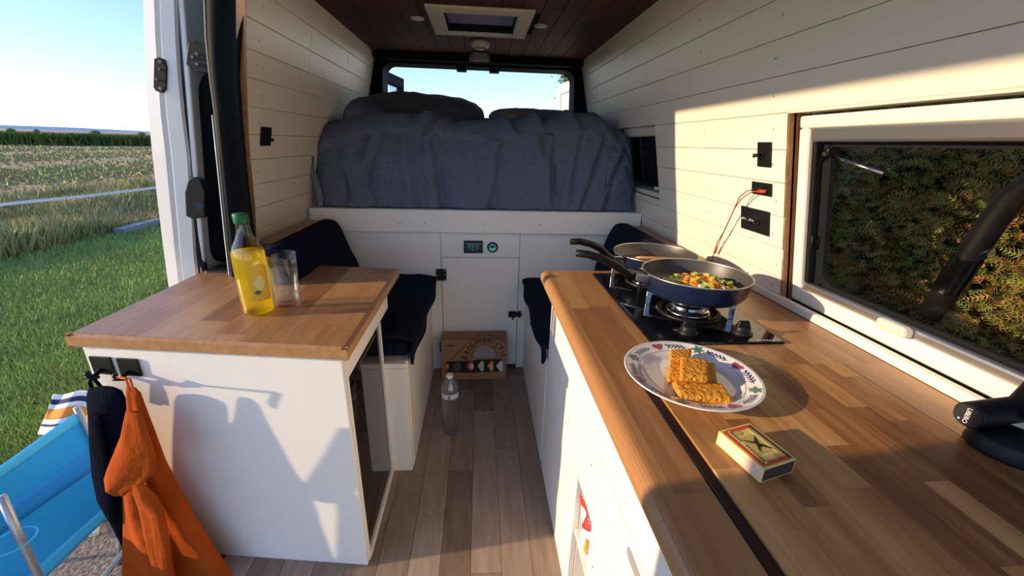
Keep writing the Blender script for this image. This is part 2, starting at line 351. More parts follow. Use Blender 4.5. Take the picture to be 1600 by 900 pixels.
# raw timber edge beside the window and outer body skin of the van
mb = MB(); wbox(mb, 1, 1.085, 1.092, .90, 1.435, .0, .055); mb.build('timber_edge', 'oak_edge', wr)
mb = MB(); wbox(mb, 1, .0, 1.085, 1.435, 1.442, .0, .055); mb.build('timber_edge', 'plank_white', wr)
skin = MB()
for (y0, y1, z0, z1) in ((-.35, .02, -.3, 2.0), (.02, 1.10, 1.445, 2.0), (.02, 1.10, -.3, .90), (1.10, 1.93, -.3, 2.0), (1.93, 2.47, 1.46, 2.0), (1.93, 2.47, -.3, 1.08), (2.47, 3.3, -.3, 2.0)):
    wbox(skin, 1, y0, y1, z0, z1, .075, .085)
skin.build('body_skin', 'van_white', wr)
skin = MB(); wbox(skin, -1, 1.78, 3.3, -.3, 2.0, .075, .085); skin.build('body_skin', 'van_white', wl)
for rx0, rx1, ry0, ry1 in ((-.80, .80, -.35, 2.08), (-.80, .80, 2.475, 3.3), (-.80, -.18, 2.08, 2.475), (.185, .80, 2.08, 2.475)): B('roof_skin', 'van_white', ceil, rx0, rx1, ry0, ry1, ZC+.09, ZC+.11, 0)
B('roof_skin', 'van_white', ceil, -.80, -.66, -.35, 3.3, ZC+.03, ZC+.09, 0); B('roof_skin', 'van_white', ceil, .66, .80, -.35, 3.3, ZC+.03, ZC+.09, 0)
# header over the sliding door; unseen front pillar, extended to shade the near worktop
hd = thing('trim_1', (-.80, .8, 1.8), kind='structure')
MB().hexa([(-.80, -.35, 1.86), (-.70, -.35, 1.86), (-.70, 1.56, 1.86), (-.80, 1.60, 1.86), (-.78, -.35, ZC+.02), (-.69, -.35, ZC+.02), (-.69, 1.56, ZC+.02), (-.78, 1.60, ZC+.02)]).build('door_header', 'black_plastic', hd)
fp = thing('trim_2', (-.9, .2, 0), kind='structure')
MB().hexa([(-.98, -.35, -.2), (-.86, -.35, -.2), (-.86, .28, -.2), (-.98, .28, -.2), (-.78, -.35, 1.86), (-.70, -.35, 1.86), (-.70, .28, 1.86), (-.78, .28, 1.86)]).build('front_panel', 'panel_white', fp, bevel=.01)
# black rubber-sealed rear pillar of the sliding door opening
pil = thing('trim_3', (-.88, 1.6, 0), kind='structure')
P = lambda px, py, y: GY(px, py, y)
prof = [(-140, (296, -140), (380, -140)), (0, (322, 0), (383, 0)), (60, (324, 60), (379, 60)), (120, (330, 120), (376, 120)), (180, (338, 180), (380, 180)), (250, (345, 250), (386, 250)), (310, (351, 310), (392, 310)), (372, (357, 372), (400, 372)), (470, (368, 470), (415, 470)), (600, (380, 600), (430, 600))]
mb = MB(); n = 7; base = 0
for _, a, b in prof:
    A = P(*a, 1.60); Bp = P(*b, 1.56 if a[1] < 200 else 1.60)
    for k in range(n):
        t = k/(n-1); q = A.lerp(Bp, t); q.y += -.035*math.sin(PI*min(1, t*1.6))*(1 if t < .62 else 0)-.004
        mb.v.append(tuple(q))
    mb.v.append((Bp.x-.09, Bp.y+.05, Bp.z)); mb.v.append((A.x, 1.80, A.z))
n += 2
for i in range(len(prof)-1):
    for k in range(n): mb.f.append((i*n+k, i*n+(k+1) % n, (i+1)*n+(k+1) % n, (i+1)*n+k))
mb.build('pillar_cover', 'black_soft', pil, smooth=True)
mb = MB().tube([P(a[0]+2, a[1], 1.578) for _, a, b in prof], .011, 10); mb.build('rubber_seal', 'rubber', pil, smooth=True)
mb = MB().tube([P(a[0]+.5, a[1], 1.60)+Vector((-.014, .0, 0)) for _, a, b in prof[4:]], .003, 8); mb.build('highlight_line', 'van_white', pil, smooth=True)  # thin white tube drawn as the highlight along the pillar's left edge
# timber lath along the cut edge of the wall planks
mb = MB()
for a, b in zip(rows, rows[1:]):
    A_, B_ = LY(a), LY(b); mb.hexa([(-WX(a, .028), A_-.004, a), (-WX(a, -.001), A_-.004, a), (-WX(a, -.001), A_+.0002, a), (-WX(a, .028), A_+.0002, a), (-WX(b, .028), B_-.004, b), (-WX(b, -.001), B_-.004, b), (-WX(b, -.001), B_+.0002, b), (-WX(b, .028), B_+.0002, b)])
mb.build('plank_edge', 'oak_edge', wl)
# ---- rear door opening: black surround with rounded corners
rear = thing('wall_rear', (0, 3.2, .3), kind='structure')
def ring(mb, outer, inner, y0, y1):
    n = len(outer)
    for o_, i_ in ((outer, inner),):
        vs = [(x, y0, z) for x, z in o_]+[(x, y0, z) for x, z in i_]+[(x, y1, z) for x, z in o_]+[(x, y1, z) for x, z in i_]
        fs = []
        for k in range(n):
            j = (k+1) % n; fs += [(k, j, n+j, n+k), (2*n+k, 3*n+k, 3*n+j, 2*n+j), (n+k, n+j, 3*n+j, 3*n+k), (k, 2*n+k, 2*n+j, j)]
        mb.add(vs, fs)
def rrect(x0, x1, z0, z1, r, m=6, taper=0):
    pts = []
    for cx, cz, a0 in ((x1-r, z1-r, 0), (x0+r, z1-r, PI/2), (x0+r, z0+r, PI), (x1-r, z0+r, 1.5*PI)):
        for k in range(m+1):
            a = a0+PI/2*k/m; x = cx+r*math.cos(a); z = cz+r*math.sin(a); pts.append((x*(1-taper*(z-z0)), z))
    return pts
inner = rrect(-.72, .72, .35, 1.832, .07, taper=.055); outer = []
for (x, z) in inner:
    a = math.atan2(z-1.1, x*.9); s_ = max(abs(x)/.72, abs(z-1.09)/.745); outer.append(((x/abs(x) if x else 1)*min(.93, abs(x)*1.22), 1.09+(z-1.09)*1.12))
mb = MB(); ring(mb, outer, inner, 3.135, 3.30); mb.build('surround', 'black_soft', rear)
B('header_cover', 'black_soft', rear, -.70, .70, 3.05, 3.14, 1.845, 1.885, .01)
B('lower_panel', 'black_soft', rear, -.92, .92, 3.14, 3.3, -.2, .42, 0)
for dx in (-.13, .10):
    B('latch_striker', 'black_plastic', rear, dx-.035, dx+.035, 3.20, 3.26, 1.81, 1.834, .004)
B('latch_cover', 'print_grey', rear, -.075, .065, 3.035, 3.05, 1.845, 1.89, .01).location
# ================================================================== WINDOWS
w1 = thing('window_1', (.9, .55, .9), kind='structure')
mb = MB()    # cream frame boards
fr_o, fr_i = .018, .05
for (y0, y1, z0, z1) in ((.03, 1.072, 1.398, 1.428), (1.040, 1.072, .924, 1.398), (.03, 1.040, .924, .966), (.03, .05, .966, 1.398)): wbox(mb, 1, y0, y1, z0, z1, fr_o, fr_i)
mb.build('window_frame', 'paint_white', w1, bevel=.006)
mb = MB(); wbox(mb, 1, .05, 1.040, 1.366, 1.400, .022, .045); o = mb.build('blind_cassette', 'alu', w1, bevel=.006)
mb = MB(); wbox(mb, 1, .05, 1.040, .962, .988, .026, .05); mb.build('bottom_rail', 'alu', w1, bevel=.007)
mb = MB(); wbox(mb, 1, 1.026, 1.040, .988, 1.368, .03, .05); mb.build('side_rail', 'black_plastic', w1, bevel=.003)
mb = MB(); wbox(mb, 1, .05, 1.026, .985, 1.366, .066, .070); mb.build('glass_pane', 'pane_dark', w1)
mb = MB()    # rounded black rubber border of the pane
for (y0, y1, z0, z1) in ((1.002, 1.030, .985, 1.366), (.05, 1.01, .985, .997), (.05, 1.01, 1.355, 1.366)): wbox(mb, 1, y0, y1, z0, z1, .052, .066)
for a in range(6):
    t0, t1 = a/6*PI/2, (a+1)/6*PI/2; c = (.955, 1.045)
    y0, z0 = c[0]+.048*math.sin(t0), c[1]-.048*math.cos(t0); y1, z1 = c[0]+.048*math.sin(t1), c[1]-.048*math.cos(t1)
    mb.hexa([(WX(z0, .052), y0, z0), (WX(.997, .052), 1.003, .997), (WX(.997, .066), 1.003, .997), (WX(z0, .066), y0, z0), (WX(z1, .052), y1, z1), (WX(.998, .052), 1.0031, .998), (WX(.998, .066), 1.0031, .998), (WX(z1, .066), y1, z1)])
mb.build('pane_seal', 'rubber', w1)
def wp(px, py, off): # photo point on the leaning right wall, off metres outward
    d = ray(px, py); t = (.905+off-.228*(.35))/(d.x+.228*d.z); return d*t+Vector((0, 0, CZ))
st = MB().tube([wp(1290, 243, .05), wp(1292, 238, .045)], .010, 10).tube([wp(1284, 252, .05), wp(1297, 232, .05)], .005, 8); st = st.build('stay_bracket', 'black_plastic', w1, smooth=True)
MB().tube([wp(1292, 242, .05), wp(1380, 271, .06)], .0035, 8).build('stay_rod', 'steel', w1, smooth=True)
MB().tube([wp(1262, 372, .045), wp(1270, 369, .03), wp(1268, 385, .03), wp(1262, 390, .045)], .004, 8).build('latch', 'black_plastic', w1, smooth=True)
a, b = wp(1382, 490, .02), wp(1427, 517, .02)
mb = MB(); wbox(mb, 1, b.y, a.y, .966, .992, -.002, .026); mb.build('pull_tab', 'cream_plastic', w1, bevel=.008)
# sill strip above the worktop
mb = MB(); mb.box(.905, .925, .0, 1.215, .9035, .926); sill = mb.build('trim_4', 'paint_white', None, bevel=.003, kind='structure')
mb = MB(); wbox(mb, 1, .03, 1.085, .9, .9245, .03, .055); mb.build('gap_backing', 'gap_dark', wr)
# window_2: small opening behind the bed
w2 = thing('window_2', (.9, 2.2, 1.1), kind='structure')
mb = MB(); wbox(mb, 1, 1.945, 2.45, 1.395, 1.437, .02, .045); mb.build('blind_cassette', 'cream_plastic', w2, bevel=.006)
mb = MB(); wbox(mb, 1, 1.945, 2.45, 1.102, 1.125, .02, .05); mb.build('window_frame', 'paint_white', w2, bevel=.004)
mb = MB(); wbox(mb, 1, 1.945, 2.45, 1.125, 1.142, .03, .055); mb.build('bottom_rail', 'alu', w2, bevel=.003)
mb = MB(); wbox(mb, 1, 1.945, 2.45, 1.14, 1.395, .064, .070); mb.build('glass_pane', 'door_glass', w2)
mb = MB(); wbox(mb, 1, 1.945, 1.95, 1.10, 1.44, .0, .07); mb.build('reveal', 'paint_white', w2)
mb = MB(); wbox(mb, 1, 2.03, 2.055, 1.14, 1.155, .02, .035); mb.build('latch', 'cap_white', w2, bevel=.003)
# ================================================================== BULKHEAD, BED
bk = thing('trim_5', (0, 2.24, 0), kind='structure')
B('side_panel', 'panel_white', bk, -.93, -.2215, 2.24, 2.256, .0, .985, .001); B('side_panel', 'panel_white', bk, .2285, .93, 2.24, 2.256, .0, .985, .001)
B('upper_panel', 'panel_white', bk, -.2195, .2265, 2.24, 2.256, .7225, .985, .001)
B('backing', 'gap_dark', bk, -.9, .9, 2.258, 2.27, .0, .98, 0)
mb = MB()
for x, z in ((-.19, .86), (.19, .862)): mb.box(x-.003, x+.003, 2.2385, 2.24, z-.002, z+.002)
mb.build('nail_heads', 'nail', bk, kind='stuff')
ld = thing('locker_door', (0, 2.24, .02), 'white flush locker door between the two benches, above the floor planks', 'door')
B('door_leaf', 'panel_white', ld, -.2185, .2255, 2.24, 2.256, .022, .7195, .0015)
hg = B('hinge', 'black_plastic', ld, -.252, -.192, 2.232, 2.2385, .582, .652, .002)
for sx in (-.244, -.200):
    for sz in (.59, .617, .644): MB().tube([(sx, 2.2325, sz), (sx, 2.2295, sz)], .004, 8).build('screw', 'screw', hg)
hg2 = B('hinge', 'black_plastic', ld, -.245, -.228, 2.232, 2.2385, .12, .185, .002)
lt = B('latch', 'black_plastic', ld, .172, .222, 2.222, 2.2385, .352, .388, .004); MB().tube([(.2, 2.228, .352), (.2, 2.226, .338)], .005, 8).build('latch_pin', 'black_plastic', lt)
B('latch_catch', 'black_plastic', ld, .230, .248, 2.222, 2.2385, .350, .390, .005)
MB().tube([(.20, 2.226, .37), (.252, 2.218, .37)], .006, 10).build('latch_bolt', 'black_plastic', ld)
pn = thing('control_screen', (-.037, 2.23, .75), 'small rectangular black control screen in the white panel above the locker door', 'control panel')
B('screen_case', 'black_plastic', pn, -.090, .016, 2.229, 2.2385, .749, .820, .002)
sc = B('screen', 'screen', pn, -.084, .010, 2.2275, 2.2285, .756, .813, 0)
mb = MB()
for x, z, w, h in ((-.062, .775, .004, .022), (-.050, .790, .018, .003), (-.044, .775, .003, .016), (-.028, .778, .003, .012), (-.018, .790, .014, .003), (-.05, .768, .02, .002), (-.014, .772, .003, .014)): mb.box(x, x+w, 2.2262, 2.2270, z, z+h)
mb.build('screen_digits', 'led_cyan', sc)
MB().box(-.080, .006, 2.2262, 2.227, .8, .806).build('screen_bar', 'print_grey', sc)
dg = thing('round_gauge', (.072, 2.23, .75), 'round black battery gauge with a blue-green face beside the control screen', 'gauge')
MB().tube([(.072, 2.2385, .783), (.072, 2.228, .783)], .030, 32).build('bezel', 'black_plastic', dg, smooth=False, bevel=.003)
MB().tube([(.072, 2.2275, .783), (.072, 2.2265, .783)], .021, 24).build('dial_face', 'led_cyan', dg)
MB().box(.058, .086, 2.225, 2.2262, .782, .796).build('display_window', 'screen', dg)
# bed
bb = MB().slab([(-.89, 2.205, .888), (-.80, 2.205, .872), (.86, 2.205, .868), (.905, 2.205, .884), (.905, 2.205, .993), (-.895, 2.205, .993)], (0, .018, 0)).build('bed_board', 'panel_white', None, bevel=.003)
tag(bb, 'long white painted board along the front edge of the bed', 'board')
mb = MB()
for x in (-.80, -.43, -.30, .02, .33, .62): mb.box(x-.004, x+.004, 2.204, 2.2055, .918, .922)
mb.build('nail_heads', 'nail', bb, kind='stuff')
slat = B('bed_platform', 'panel_white', None, -.88, .88, 2.26, 3.12, .972, .990, 0); tag(slat, 'white bed platform under the grey-blue bedding at the rear of the van', 'bed')
def fold(x, y, k=1): return noise.noise(Vector((x, y, k)))
def top_z(u):     # crest height of bedding across the width
    pts = [(0, 1.40), (.06, 1.43), (.2, 1.475), (.45, 1.46), (.55, 1.445), (.7, 1.49), (.85, 1.495), (.95, 1.44), (1, 1.34)]
    for (a, za), (b, zb) in zip(pts, pts[1:]):
        if a <= u <= b: t = (u-a)/(b-a); t = t*t*(3-2*t); return za+(zb-za)*t
    return 1.4
def duvet_fn(u, v):
    x = -.87+1.735*u; tz = top_z(u)
    # v 0..0.5 front face going up, .5..1 top going to the rear
    if v < .5:
        t = v/.5; z = 1.0+(tz-.09-1.0)*t; y = 2.235+.035*math.sin(t*PI/2)-.02*math.sin(t*PI)
        amp = .030*(1-.45*t)
        fo = 0
        for (fx, sl, wd, am) in ((.10, .10, .02, .9), (.19, -.25, .012, .8), (.27, .05, .010, .9), (.34, .06, .014, 1.5), (.46, .02, .02, .6), (.55, -.12, .016, 1.3), (.665, .16, .018, 1.6), (.715, -.02, .010, 1.2), (.80, -.10, .012, .8), (.875, -.20, .010, 1.2), (.94, -.16, .010, 1.1)):
            c = fx+sl*(1-t)*.35; q = (u-c)/wd; fo += am*math.exp(-q*q)-.75*am*math.exp(-((u-c-1.9*wd)/wd)**2)
        y -= amp*.85*fo+.026*fold(u*7, t*2.5, 1)+.009*fold(u*24, t*9, 4)
    else:
        t = (v-.5)/.5; c = min(1, t*5)
        z = tz-.09+.09*math.sin(c*PI/2)-.02*max(0, t-.3)+.022*fold(u*8, t*5, 2)*min(1, t*6)+.010*fold(u*20, t*12, 3)
        y = 2.27+.80*t**1.15
        for (fx, sl, am) in ((.30, .5, .02), (.37, .25, .018), (.60, -.35, .024), (.68, -.2, .03), (.80, -.3, .02), (.9, -.2, .02)):
            q = (u-fx-sl*t*.5)/.018; z += am*math.exp(-q*q)*(1 if t < .6 else .4)-.6*am*math.exp(-(q-1.8)**2)
    ex = max(0, abs(u-.5)-.44)/.06
    if ex > 0: z -= .05*ex*ex*(1 if v > .5 else v*2); y += .03*ex*ex*(1 if v < .5 else 0)
    x += .012*math.sin(v*9+u*3)*(1 if abs(u-.5) > .4 else 0)
    lim = WX(z)-.012
    return (max(-lim, min(lim, x)), max(y, 2.226), z)
duv = MB().grid(200, 90, duvet_fn).build('duvet', 'duvet', None, smooth=True, solid=.008)
tag(duv, 'blue-grey chambray duvet hanging over the front of the bed in folds', 'duvet')
mt_ = MB().box(-.84, .84, 2.34, 3.08, .992, 1.26).build('mattress', 'sheet', None, bevel=.04); tag(mt_, 'thick mattress under the blue-grey duvet on the bed', 'mattress')
def pillow(name, cx, cy, cz, rx, ry, rz, tilt, mt, seed, label):
    mb = MB()
    def fn(u, v):
        a = 2*PI*u; p = PI*(v-.5); ca, sa = math.cos(a), math.sin(a); e = .62
        cx_ = math.copysign(abs(ca)**e, ca); sy = math.copysign(abs(sa)**e, sa); k = math.cos(p)**.55 if abs(v-.5) < .499 else 0
        q = Vector((rx*cx_*k, ry*sy*k, rz*math.sin(p)))
        q *= 1+.09*noise.noise(Vector((ca*2+seed, sa*2, math.sin(p)*2)))
        q.z += .012*noise.noise(Vector((q.x*16, q.y*16, seed)))
        q = Matrix.Rotation(tilt[0], 3, 'Y') @ (Matrix.Rotation(tilt[1], 3, 'X') @ q)
        return (cx+q.x, cy+q.y, cz+q.z)
    mb.grid(48, 24, fn); o = mb.build(name, mt, None, smooth=True); tag(o, label, 'pillow'); return o
pillow('pillow', -.335, 2.78, 1.525, .36, .22, .085, (.07, .15), 'pillow_grey', 1, 'large dark grey pillow heaped on the left half of the bed')
pillow('pillow', .40, 2.86, 1.50, .34, .20, .055, (.02, .1), 'pillow_brown', 5, 'flatter brownish grey pillow at the right half of the bed')
bl = pillow('blanket', -.64, 2.52, 1.465, .10, .15, .075, (.35, .3), 'duvet', 9, 'crumpled corner of dark bedding against the left wall')
bl['category'] = 'blanket'; bl.name = 'blanket'
def sf(u, v):
    x = -.872+.042*u*(1-.5*v)+.012*math.sin(v*4)*(1-v); z = 1.0+.25*v; return (max(-WX(z)+.004, x), 2.222+.012*math.sin(u*7+v*3)-.006*v, z)
sh = MB().grid(14, 20, sf).build('bed_sheet', 'sheet', None, smooth=True, solid=.004); tag(sh, 'pale grey sheet corner hanging at the left end of the bed', 'sheet')
# ================================================================== BENCHES
def bench(side, label):
    s = side; t = thing('bench', (s*.6, 1.8, 0), label, 'bench')
    xi = .285 if s < 0 else .272; y0 = 1.43
    a, b = sorted((s*xi, s*(xi+.016))); B('front_panel', 'panel_white', t, a, b, y0, 2.238, .0, .52)
    a, b = sorted((s*(xi+.017), s*.92)); B('seat_board', 'panel_white', t, a, b, y0, 2.238, .505, .52)
    a, b = sorted((s*(xi+.017), s*.92)); B('inner_panel', 'panel_white', t, a, b, y0+.02, y0+.036, .0, .504)
    return t
bL = bench(-1, 'white bench box on the left with an end post beside the fridge')
B('end_post', 'panel_white', bL, -.372, -.288, 1.400, 1.429, .0, .50, .002); B('end_cap', 'panel_white', bL, -.372, -.288, 1.398, 1.429, .502, .525, .003)
bR = bench(1, 'white bench box on the right beyond the kitchen cabinet')
def cush(name, pts_fn, nu, nv, mt, label, cat, sol=.0, grp=None):
    o = MB().grid(nu, nv, pts_fn).build(name, mt, None, smooth=True, solid=sol); tag(o, label, cat, grp); return o
def seat_cushion(s, label):
    xi = .262 if s > 0 else .262
    mb = MB(); n1, n2 = 46, 30
    def fn(u, v):
        # wraps over: v 0..0.2 drape down inner side, then top to the wall
        y = 1.40+.832*u if s > 0 else 1.435+.80*u
        if v < .3:
            t = v/.3; low = (.50 if s < 0 else .535)+.05*u+.02*math.sin(u*9)+.012*math.sin(u*23)
            if s < 0: low = .50+.045*u
            z = low+(.605-low)*t; x = xi-.012+.008*math.sin(u*14+t*2)*(1-t)+.004*math.sin(t*PI)
        else:
            t = (v-.3)/.7; x = xi+.60*t-.004; z = .605+.014*math.sin(min(1, t*6)*PI/2)+.012*noise.noise(Vector((x*9, y*5, s)))
            x = max(x, xi-.004)
        if s < 0 and v < .3: x += (1-u)*.018*(1-v/.3)
        if s > 0: z -= .02
        return (s*x, y, z)
    mb.grid(n1, n2, fn)
    o = mb.build('seat_cushion', 'cushion', None, smooth=True, solid=.012); tag(o, label, 'cushion'); 
    k = .5
    B('foam', 'cushion', o, *(sorted((s*(xi+.02), s*.86))), 1.45, 2.22, .524, .590 if s < 0 else .572, .02)
    return o
seat_cushion(-1, 'navy seat cushion draped over the left bench'); seat_cushion(1, 'navy seat cushion draped over the right bench')
def back_cushion(s, label):
    mb = MB()
    def fn(u, v):
        y = 1.47+.76*u; a = 2*PI*v; hw = .050; hh = .155
        e = .5; cz_ = math.copysign(abs(math.sin(a))**e, math.sin(a)); cx_ = math.copysign(abs(math.cos(a))**e, math.cos(a))
        end = math.sqrt(max(0, 1-abs(2*u-1)**10))
        z = .795+hh*cz_*(.9+.1*end); x = .735+hw*cx_*end+.30*(z-.795)
        if u > .86: z -= (u-.86)**2*9*(1 if cz_ > 0 else 0)*(.3 if s > 0 else 1)*.6
        x += .006*noise.noise(Vector((y*7, z*9, s*3)))
        return (s*x, y, z)
    mb.grid(30, 28, fn); o = mb.build('back_cushion', 'cushion', None, smooth=True); tag(o, label, 'cushion'); return o
back_cushion(-1, 'dark navy back cushion leaning on the left wall under the wooden ledge'); back_cushion(1, 'dark navy back cushion leaning on the right wall behind the pans')
lg = MB().hexa([(-.925, 1.69, .900), (-.83, 1.69, .900), (-.83, 2.20, .900), (-.925, 2.20, .900), (-.919, 1.69, .930), (-.83, 1.69, .930), (-.83, 2.20, .930), (-.919, 2.20, .930)]).build('wooden_ledge', 'oak_edge', None, bevel=.004); tag(lg, 'narrow wooden ledge along the left wall behind the bench back', 'shelf')
lg = MB().box(.83, .915, 1.43, 2.20, .895, .922).build('wooden_ledge', 'oak_edge', None, bevel=.004); tag(lg, 'narrow wooden ledge along the right wall below the small window', 'shelf')
# ================================================================== WORKTOPS
def staves(parent, x0, x1, y0, y1, zt, th, w, mt, fn=None, lmin=.25, lmax=.55, seed=1, holes=()):
    rr = random.Random(seed); n = max(1, round((x1-x0)/w)); w = (x1-x0)/n; k = 0
    for i in range(n):
        a, b = x0+i*w, x0+(i+1)*w; y = y0-rr.uniform(0, lmin)
        while y < y1:
            e = y+rr.uniform(lmin, lmax); p, q = max(y, y0), min(e, y1)
            if q-p > .01 or True:
                segs = [(a, b, p, q)]
                for (hx0, hx1, hy0, hy1) in holes:
                    out = []
                    for (sa, sb, sp, sq) in segs:
                        if sb <= hx0 or sa >= hx1 or sq <= hy0 or sp >= hy1: out.append((sa, sb, sp, sq)); continue
                        if sp < hy0: out.append((sa, sb, sp, hy0))
                        if sq > hy1: out.append((sa, sb, hy1, sq))
                        m0, m1 = max(sp, hy0), min(sq, hy1)
                        if sa < hx0: out.append((sa, hx0, m0, m1))
                        if sb > hx1: out.append((hx1, sb, m0, m1))
                    segs = out
                for (sa, sb, sp, sq) in segs:
                    if sb-sa > .002 and sq-sp > .002: B('stave', mt, parent, sa+.0001, sb-.0001, sp+.0001, sq-.0001, zt-th, zt, 0, fn); k += 1
            y = e
    return k
ZK = .903
ct = thing('kitchen_worktop', (.6, .6, ZK-.04), 'long walnut-coloured butcher block worktop on the right under the window', 'worktop')
HB = (.405, .735, .818, 1.362)
B('core', 'oak_edge', ct, .245, .95, -.2, 1.405, ZK-.038, ZK-.0065, 0)
# rounded front nosing
mb = MB(); prof = [(.262, ZK)]+[(.247-.022*math.sin(a), ZK-.022+.022*math.cos(a)) for a in [i*PI/2/6 for i in range(7)]]+[(.225, ZK-.03)]+[(.233-.008*math.cos(a), ZK-.032-.008*math.sin(a)) for a in [i*PI/2/3 for i in range(4)]]+[(.262, ZK-.04)]
vs = [(x, -.2, z) for x, z in prof]+[(x, 1.408, z) for x, z in prof]; n = len(prof)
mb.add(vs, [(i, i+1, n+i+1, n+i) for i in range(n-1)]+[tuple(range(n))[::-1], tuple(range(n, 2*n))]); mb.build('front_nosing', 'nosing', ct, smooth=False, bevel=0)
staves(ct, .262, .3155, -.2, 1.408, ZK, .006, .054, 'laminate', lmin=.5, lmax=.9, seed=3)
staves(ct, .3155, .905, .726, 1.408, ZK, .006, .059, 'laminate', lmin=.3, lmax=.6, seed=5, holes=[(HB[0]+.006, HB[1]-.006, HB[2]+.006, HB[3]-.006)])
staves(ct, .7935, .905, -.2, .726, ZK, .006, .056, 'laminate', lmin=.4, lmax=.7, seed=8)
B('back_strip', 'laminate', ct, .905, .95, 1.216, 1.408, ZK-.006, ZK, 0)
B('seam_strip', 'print_brown', ct, .3160, .3375, -.2, .722, ZK-.0064, ZK-.0045, 0)
B('seal', 'black_plastic', ct, .3165, .3205, -.2, .722, ZK-.0045, ZK+.0012, .0008)
lid = thing('stave_board', (.56, .25, ZK-.006), 'removable walnut stave board set in the worktop beside the dark groove', 'board')
staves(lid, .338, .7925, -.2, .7235, ZK+.002, .0075, .0413, 'walnut', lmin=.16, lmax=.42, seed=21)
# ---- island
IX = lambda x, y, z: (x, y-.126*(x+.351), z)
ZI = .82
isl = thing('island_worktop', (-.73, 1.35, ZI-.04), 'wood-effect worktop of the left cabinet, carrying the bottle and glass', 'worktop')
B('core', 'oak_edge', isl, -1.112, -.360, .985, 1.69, ZI-.036, ZI-.0065, 0, IX)
staves(isl, -1.112, -.360, .985, 1.69, ZI, .006, .094, 'laminate', IX, .22, .5, 12)
mb = MB(); a = .012     # bevelled edge strips
for (x0, y0, x1, y1, nx, ny) in ((-1.122, .973, -.349, .973, 0, -1), (-.349, .973, -.349, 1.70, 1, 0), (-1.122, 1.70, -1.122, .973, -1, 0)):
    def pt(x, y, z, o): return IX(x-nx*o, y-ny*o, z)
    q = [pt(x0, y0, ZI-.038, .011), pt(x1, y1, ZI-.038, .011), pt(x1, y1, ZI-.034, .0), pt(x0, y0, ZI-.034, .0), pt(x0, y0, ZI-.006, 0), pt(x1, y1, ZI-.006, 0), pt(x1, y1, ZI, .010), pt(x0, y0, ZI, .010)]
    MB().add(q, [(0, 1, 2, 3), (3, 2, 5, 4), (4, 5, 6, 7)]).add([pt(x0, y0, ZI-.038, .014), pt(x1, y1, ZI-.038, .014), pt(x1, y1, ZI, .014), pt(x0, y0, ZI, .014)], [(0, 1, 2, 3)]).build('edge_strip', 'oak_edge', isl)
cab = thing('island_cabinet', (-.74, 1.2, 0), 'white painted cabinet left of the aisle with the fridge built in', 'cabinet')
fy = .985
B('front_panel', 'panel_white', cab, -1.095, -.372, fy, fy+.016, .0, ZI-.039, .0015, IX)
B('top_rail', 'panel_white', cab, -.386, -.368, fy+.0165, 1.53, .705, ZI-.039, .0015, IX)
B('front_stile', 'panel_white', cab, -.386, -.368, fy+.0165, fy+.030, .0, .7045, .001, IX)
B('rear_stile', 'panel_white', cab, -.386, -.366, 1.380, 1.393, .0, .7045, .001, IX)
B('bottom_rail', 'panel_white', cab, -.386, -.366, fy+.0305, 1.3795, .0, .022, .001, IX)
B('rear_panel', 'panel_white', cab, -1.095, -.388, 1.378, 1.393, .0, ZI-.039, .001, IX); B('side_panel', 'panel_white', cab, -1.095, -1.080, fy+.017, 1.377, .0, ZI-.039, .001, IX)
frg = thing('fridge', (-.6, 1.2, .023), 'black built-in fridge with a glossy dark door in the island cabinet', 'fridge')
B('body', 'black_plastic', frg, -.95, -.395, 1.03, 1.355, .03, .70, 0, IX)
B('door', 'fridge_glass', frg, -.393, -.373, fy+.033, 1.377, .026, .700, .004, IX)
B('handle', 'black_plastic', frg, -.373, -.366, fy+.034, fy+.075, .630, .668, .003, IX)
B('vent_slot', 'gap_dark', frg, -.3728, -.3722, 1.12, 1.33, .675, .690, 0, IX)
# ---- kitchen cabinet right
kc = thing('kitchen_cabinet', (.6, .6, 0), 'white painted kitchen cabinet under the long worktop on the right', 'cabinet')
XF = .272
B('end_panel', 'panel_white', kc, XF, XF+.016, .862, 1.402, .0, ZK-.041, .0015)
B('stile', 'panel_white', kc, XF-.004, XF+.012, .848, .861, .06, ZK-.041, .001)
o = B('drawer', 'panel_white', kc, XF-.004, XF+.012, -.2, .846, .690, ZK-.042, .0015)
B('flap', 'panel_white', kc, XF-.004, XF+.012, .705, .846, .487, .686, .0015)
dr = B('door', 'panel_white', kc, XF-.004, XF+.012, -.2, .702, .03, .686, .0015)
MB().slab([(XF-.0052, .44+.06*t+.012*math.cos(a), .655+.012*math.sin(a)) for t, a in [(1, x) for x in (PI/2, PI/4, 0, -PI/4, -PI/2)]+[(0, x) for x in (-PI/2, -3*PI/4, PI, 3*PI/4, PI/2)]], (.0011, 0, 0)).build('grip_slot', 'print_grey', dr)
B('niche_back', 'panel_white', kc, .52, .53, .70, .86, .0, .487, 0); B('niche_side', 'panel_white', kc, .286, .52, .846, .861, .0, .4865, 0); B('niche_side', 'panel_white', kc, .286, .52, .692, .7035, .0, .4865, 0)
B('niche_shelf', 'panel_white', kc, .274, .52, .704, .8455, .285, .297, .001); B('niche_floor', 'panel_white', kc, .274, .52, .704, .8455, .0, .02, .001); B('niche_top', 'panel_white', kc, .29, .52, .704, .8455, .475, .4865, 0)
B('plinth', 'panel_white', kc, .29, .30, -.2, .70, .0, .03, 0)
mb = MB()
for y, z in ((.60, .80), (.30, .78), (.66, .40), (.75, .62), (1.2, .3), (1.0, .55)): mb.box(XF-.0052, XF-.004, y-.002, y+.002, z-.003, z+.003)
mb.build('nail_heads', 'nail', kc, kind='stuff')
sb = thing('snack_bag', (.34, .775, .297), 'red and white crisp snack bag on the shelf of the open niche', 'packet')
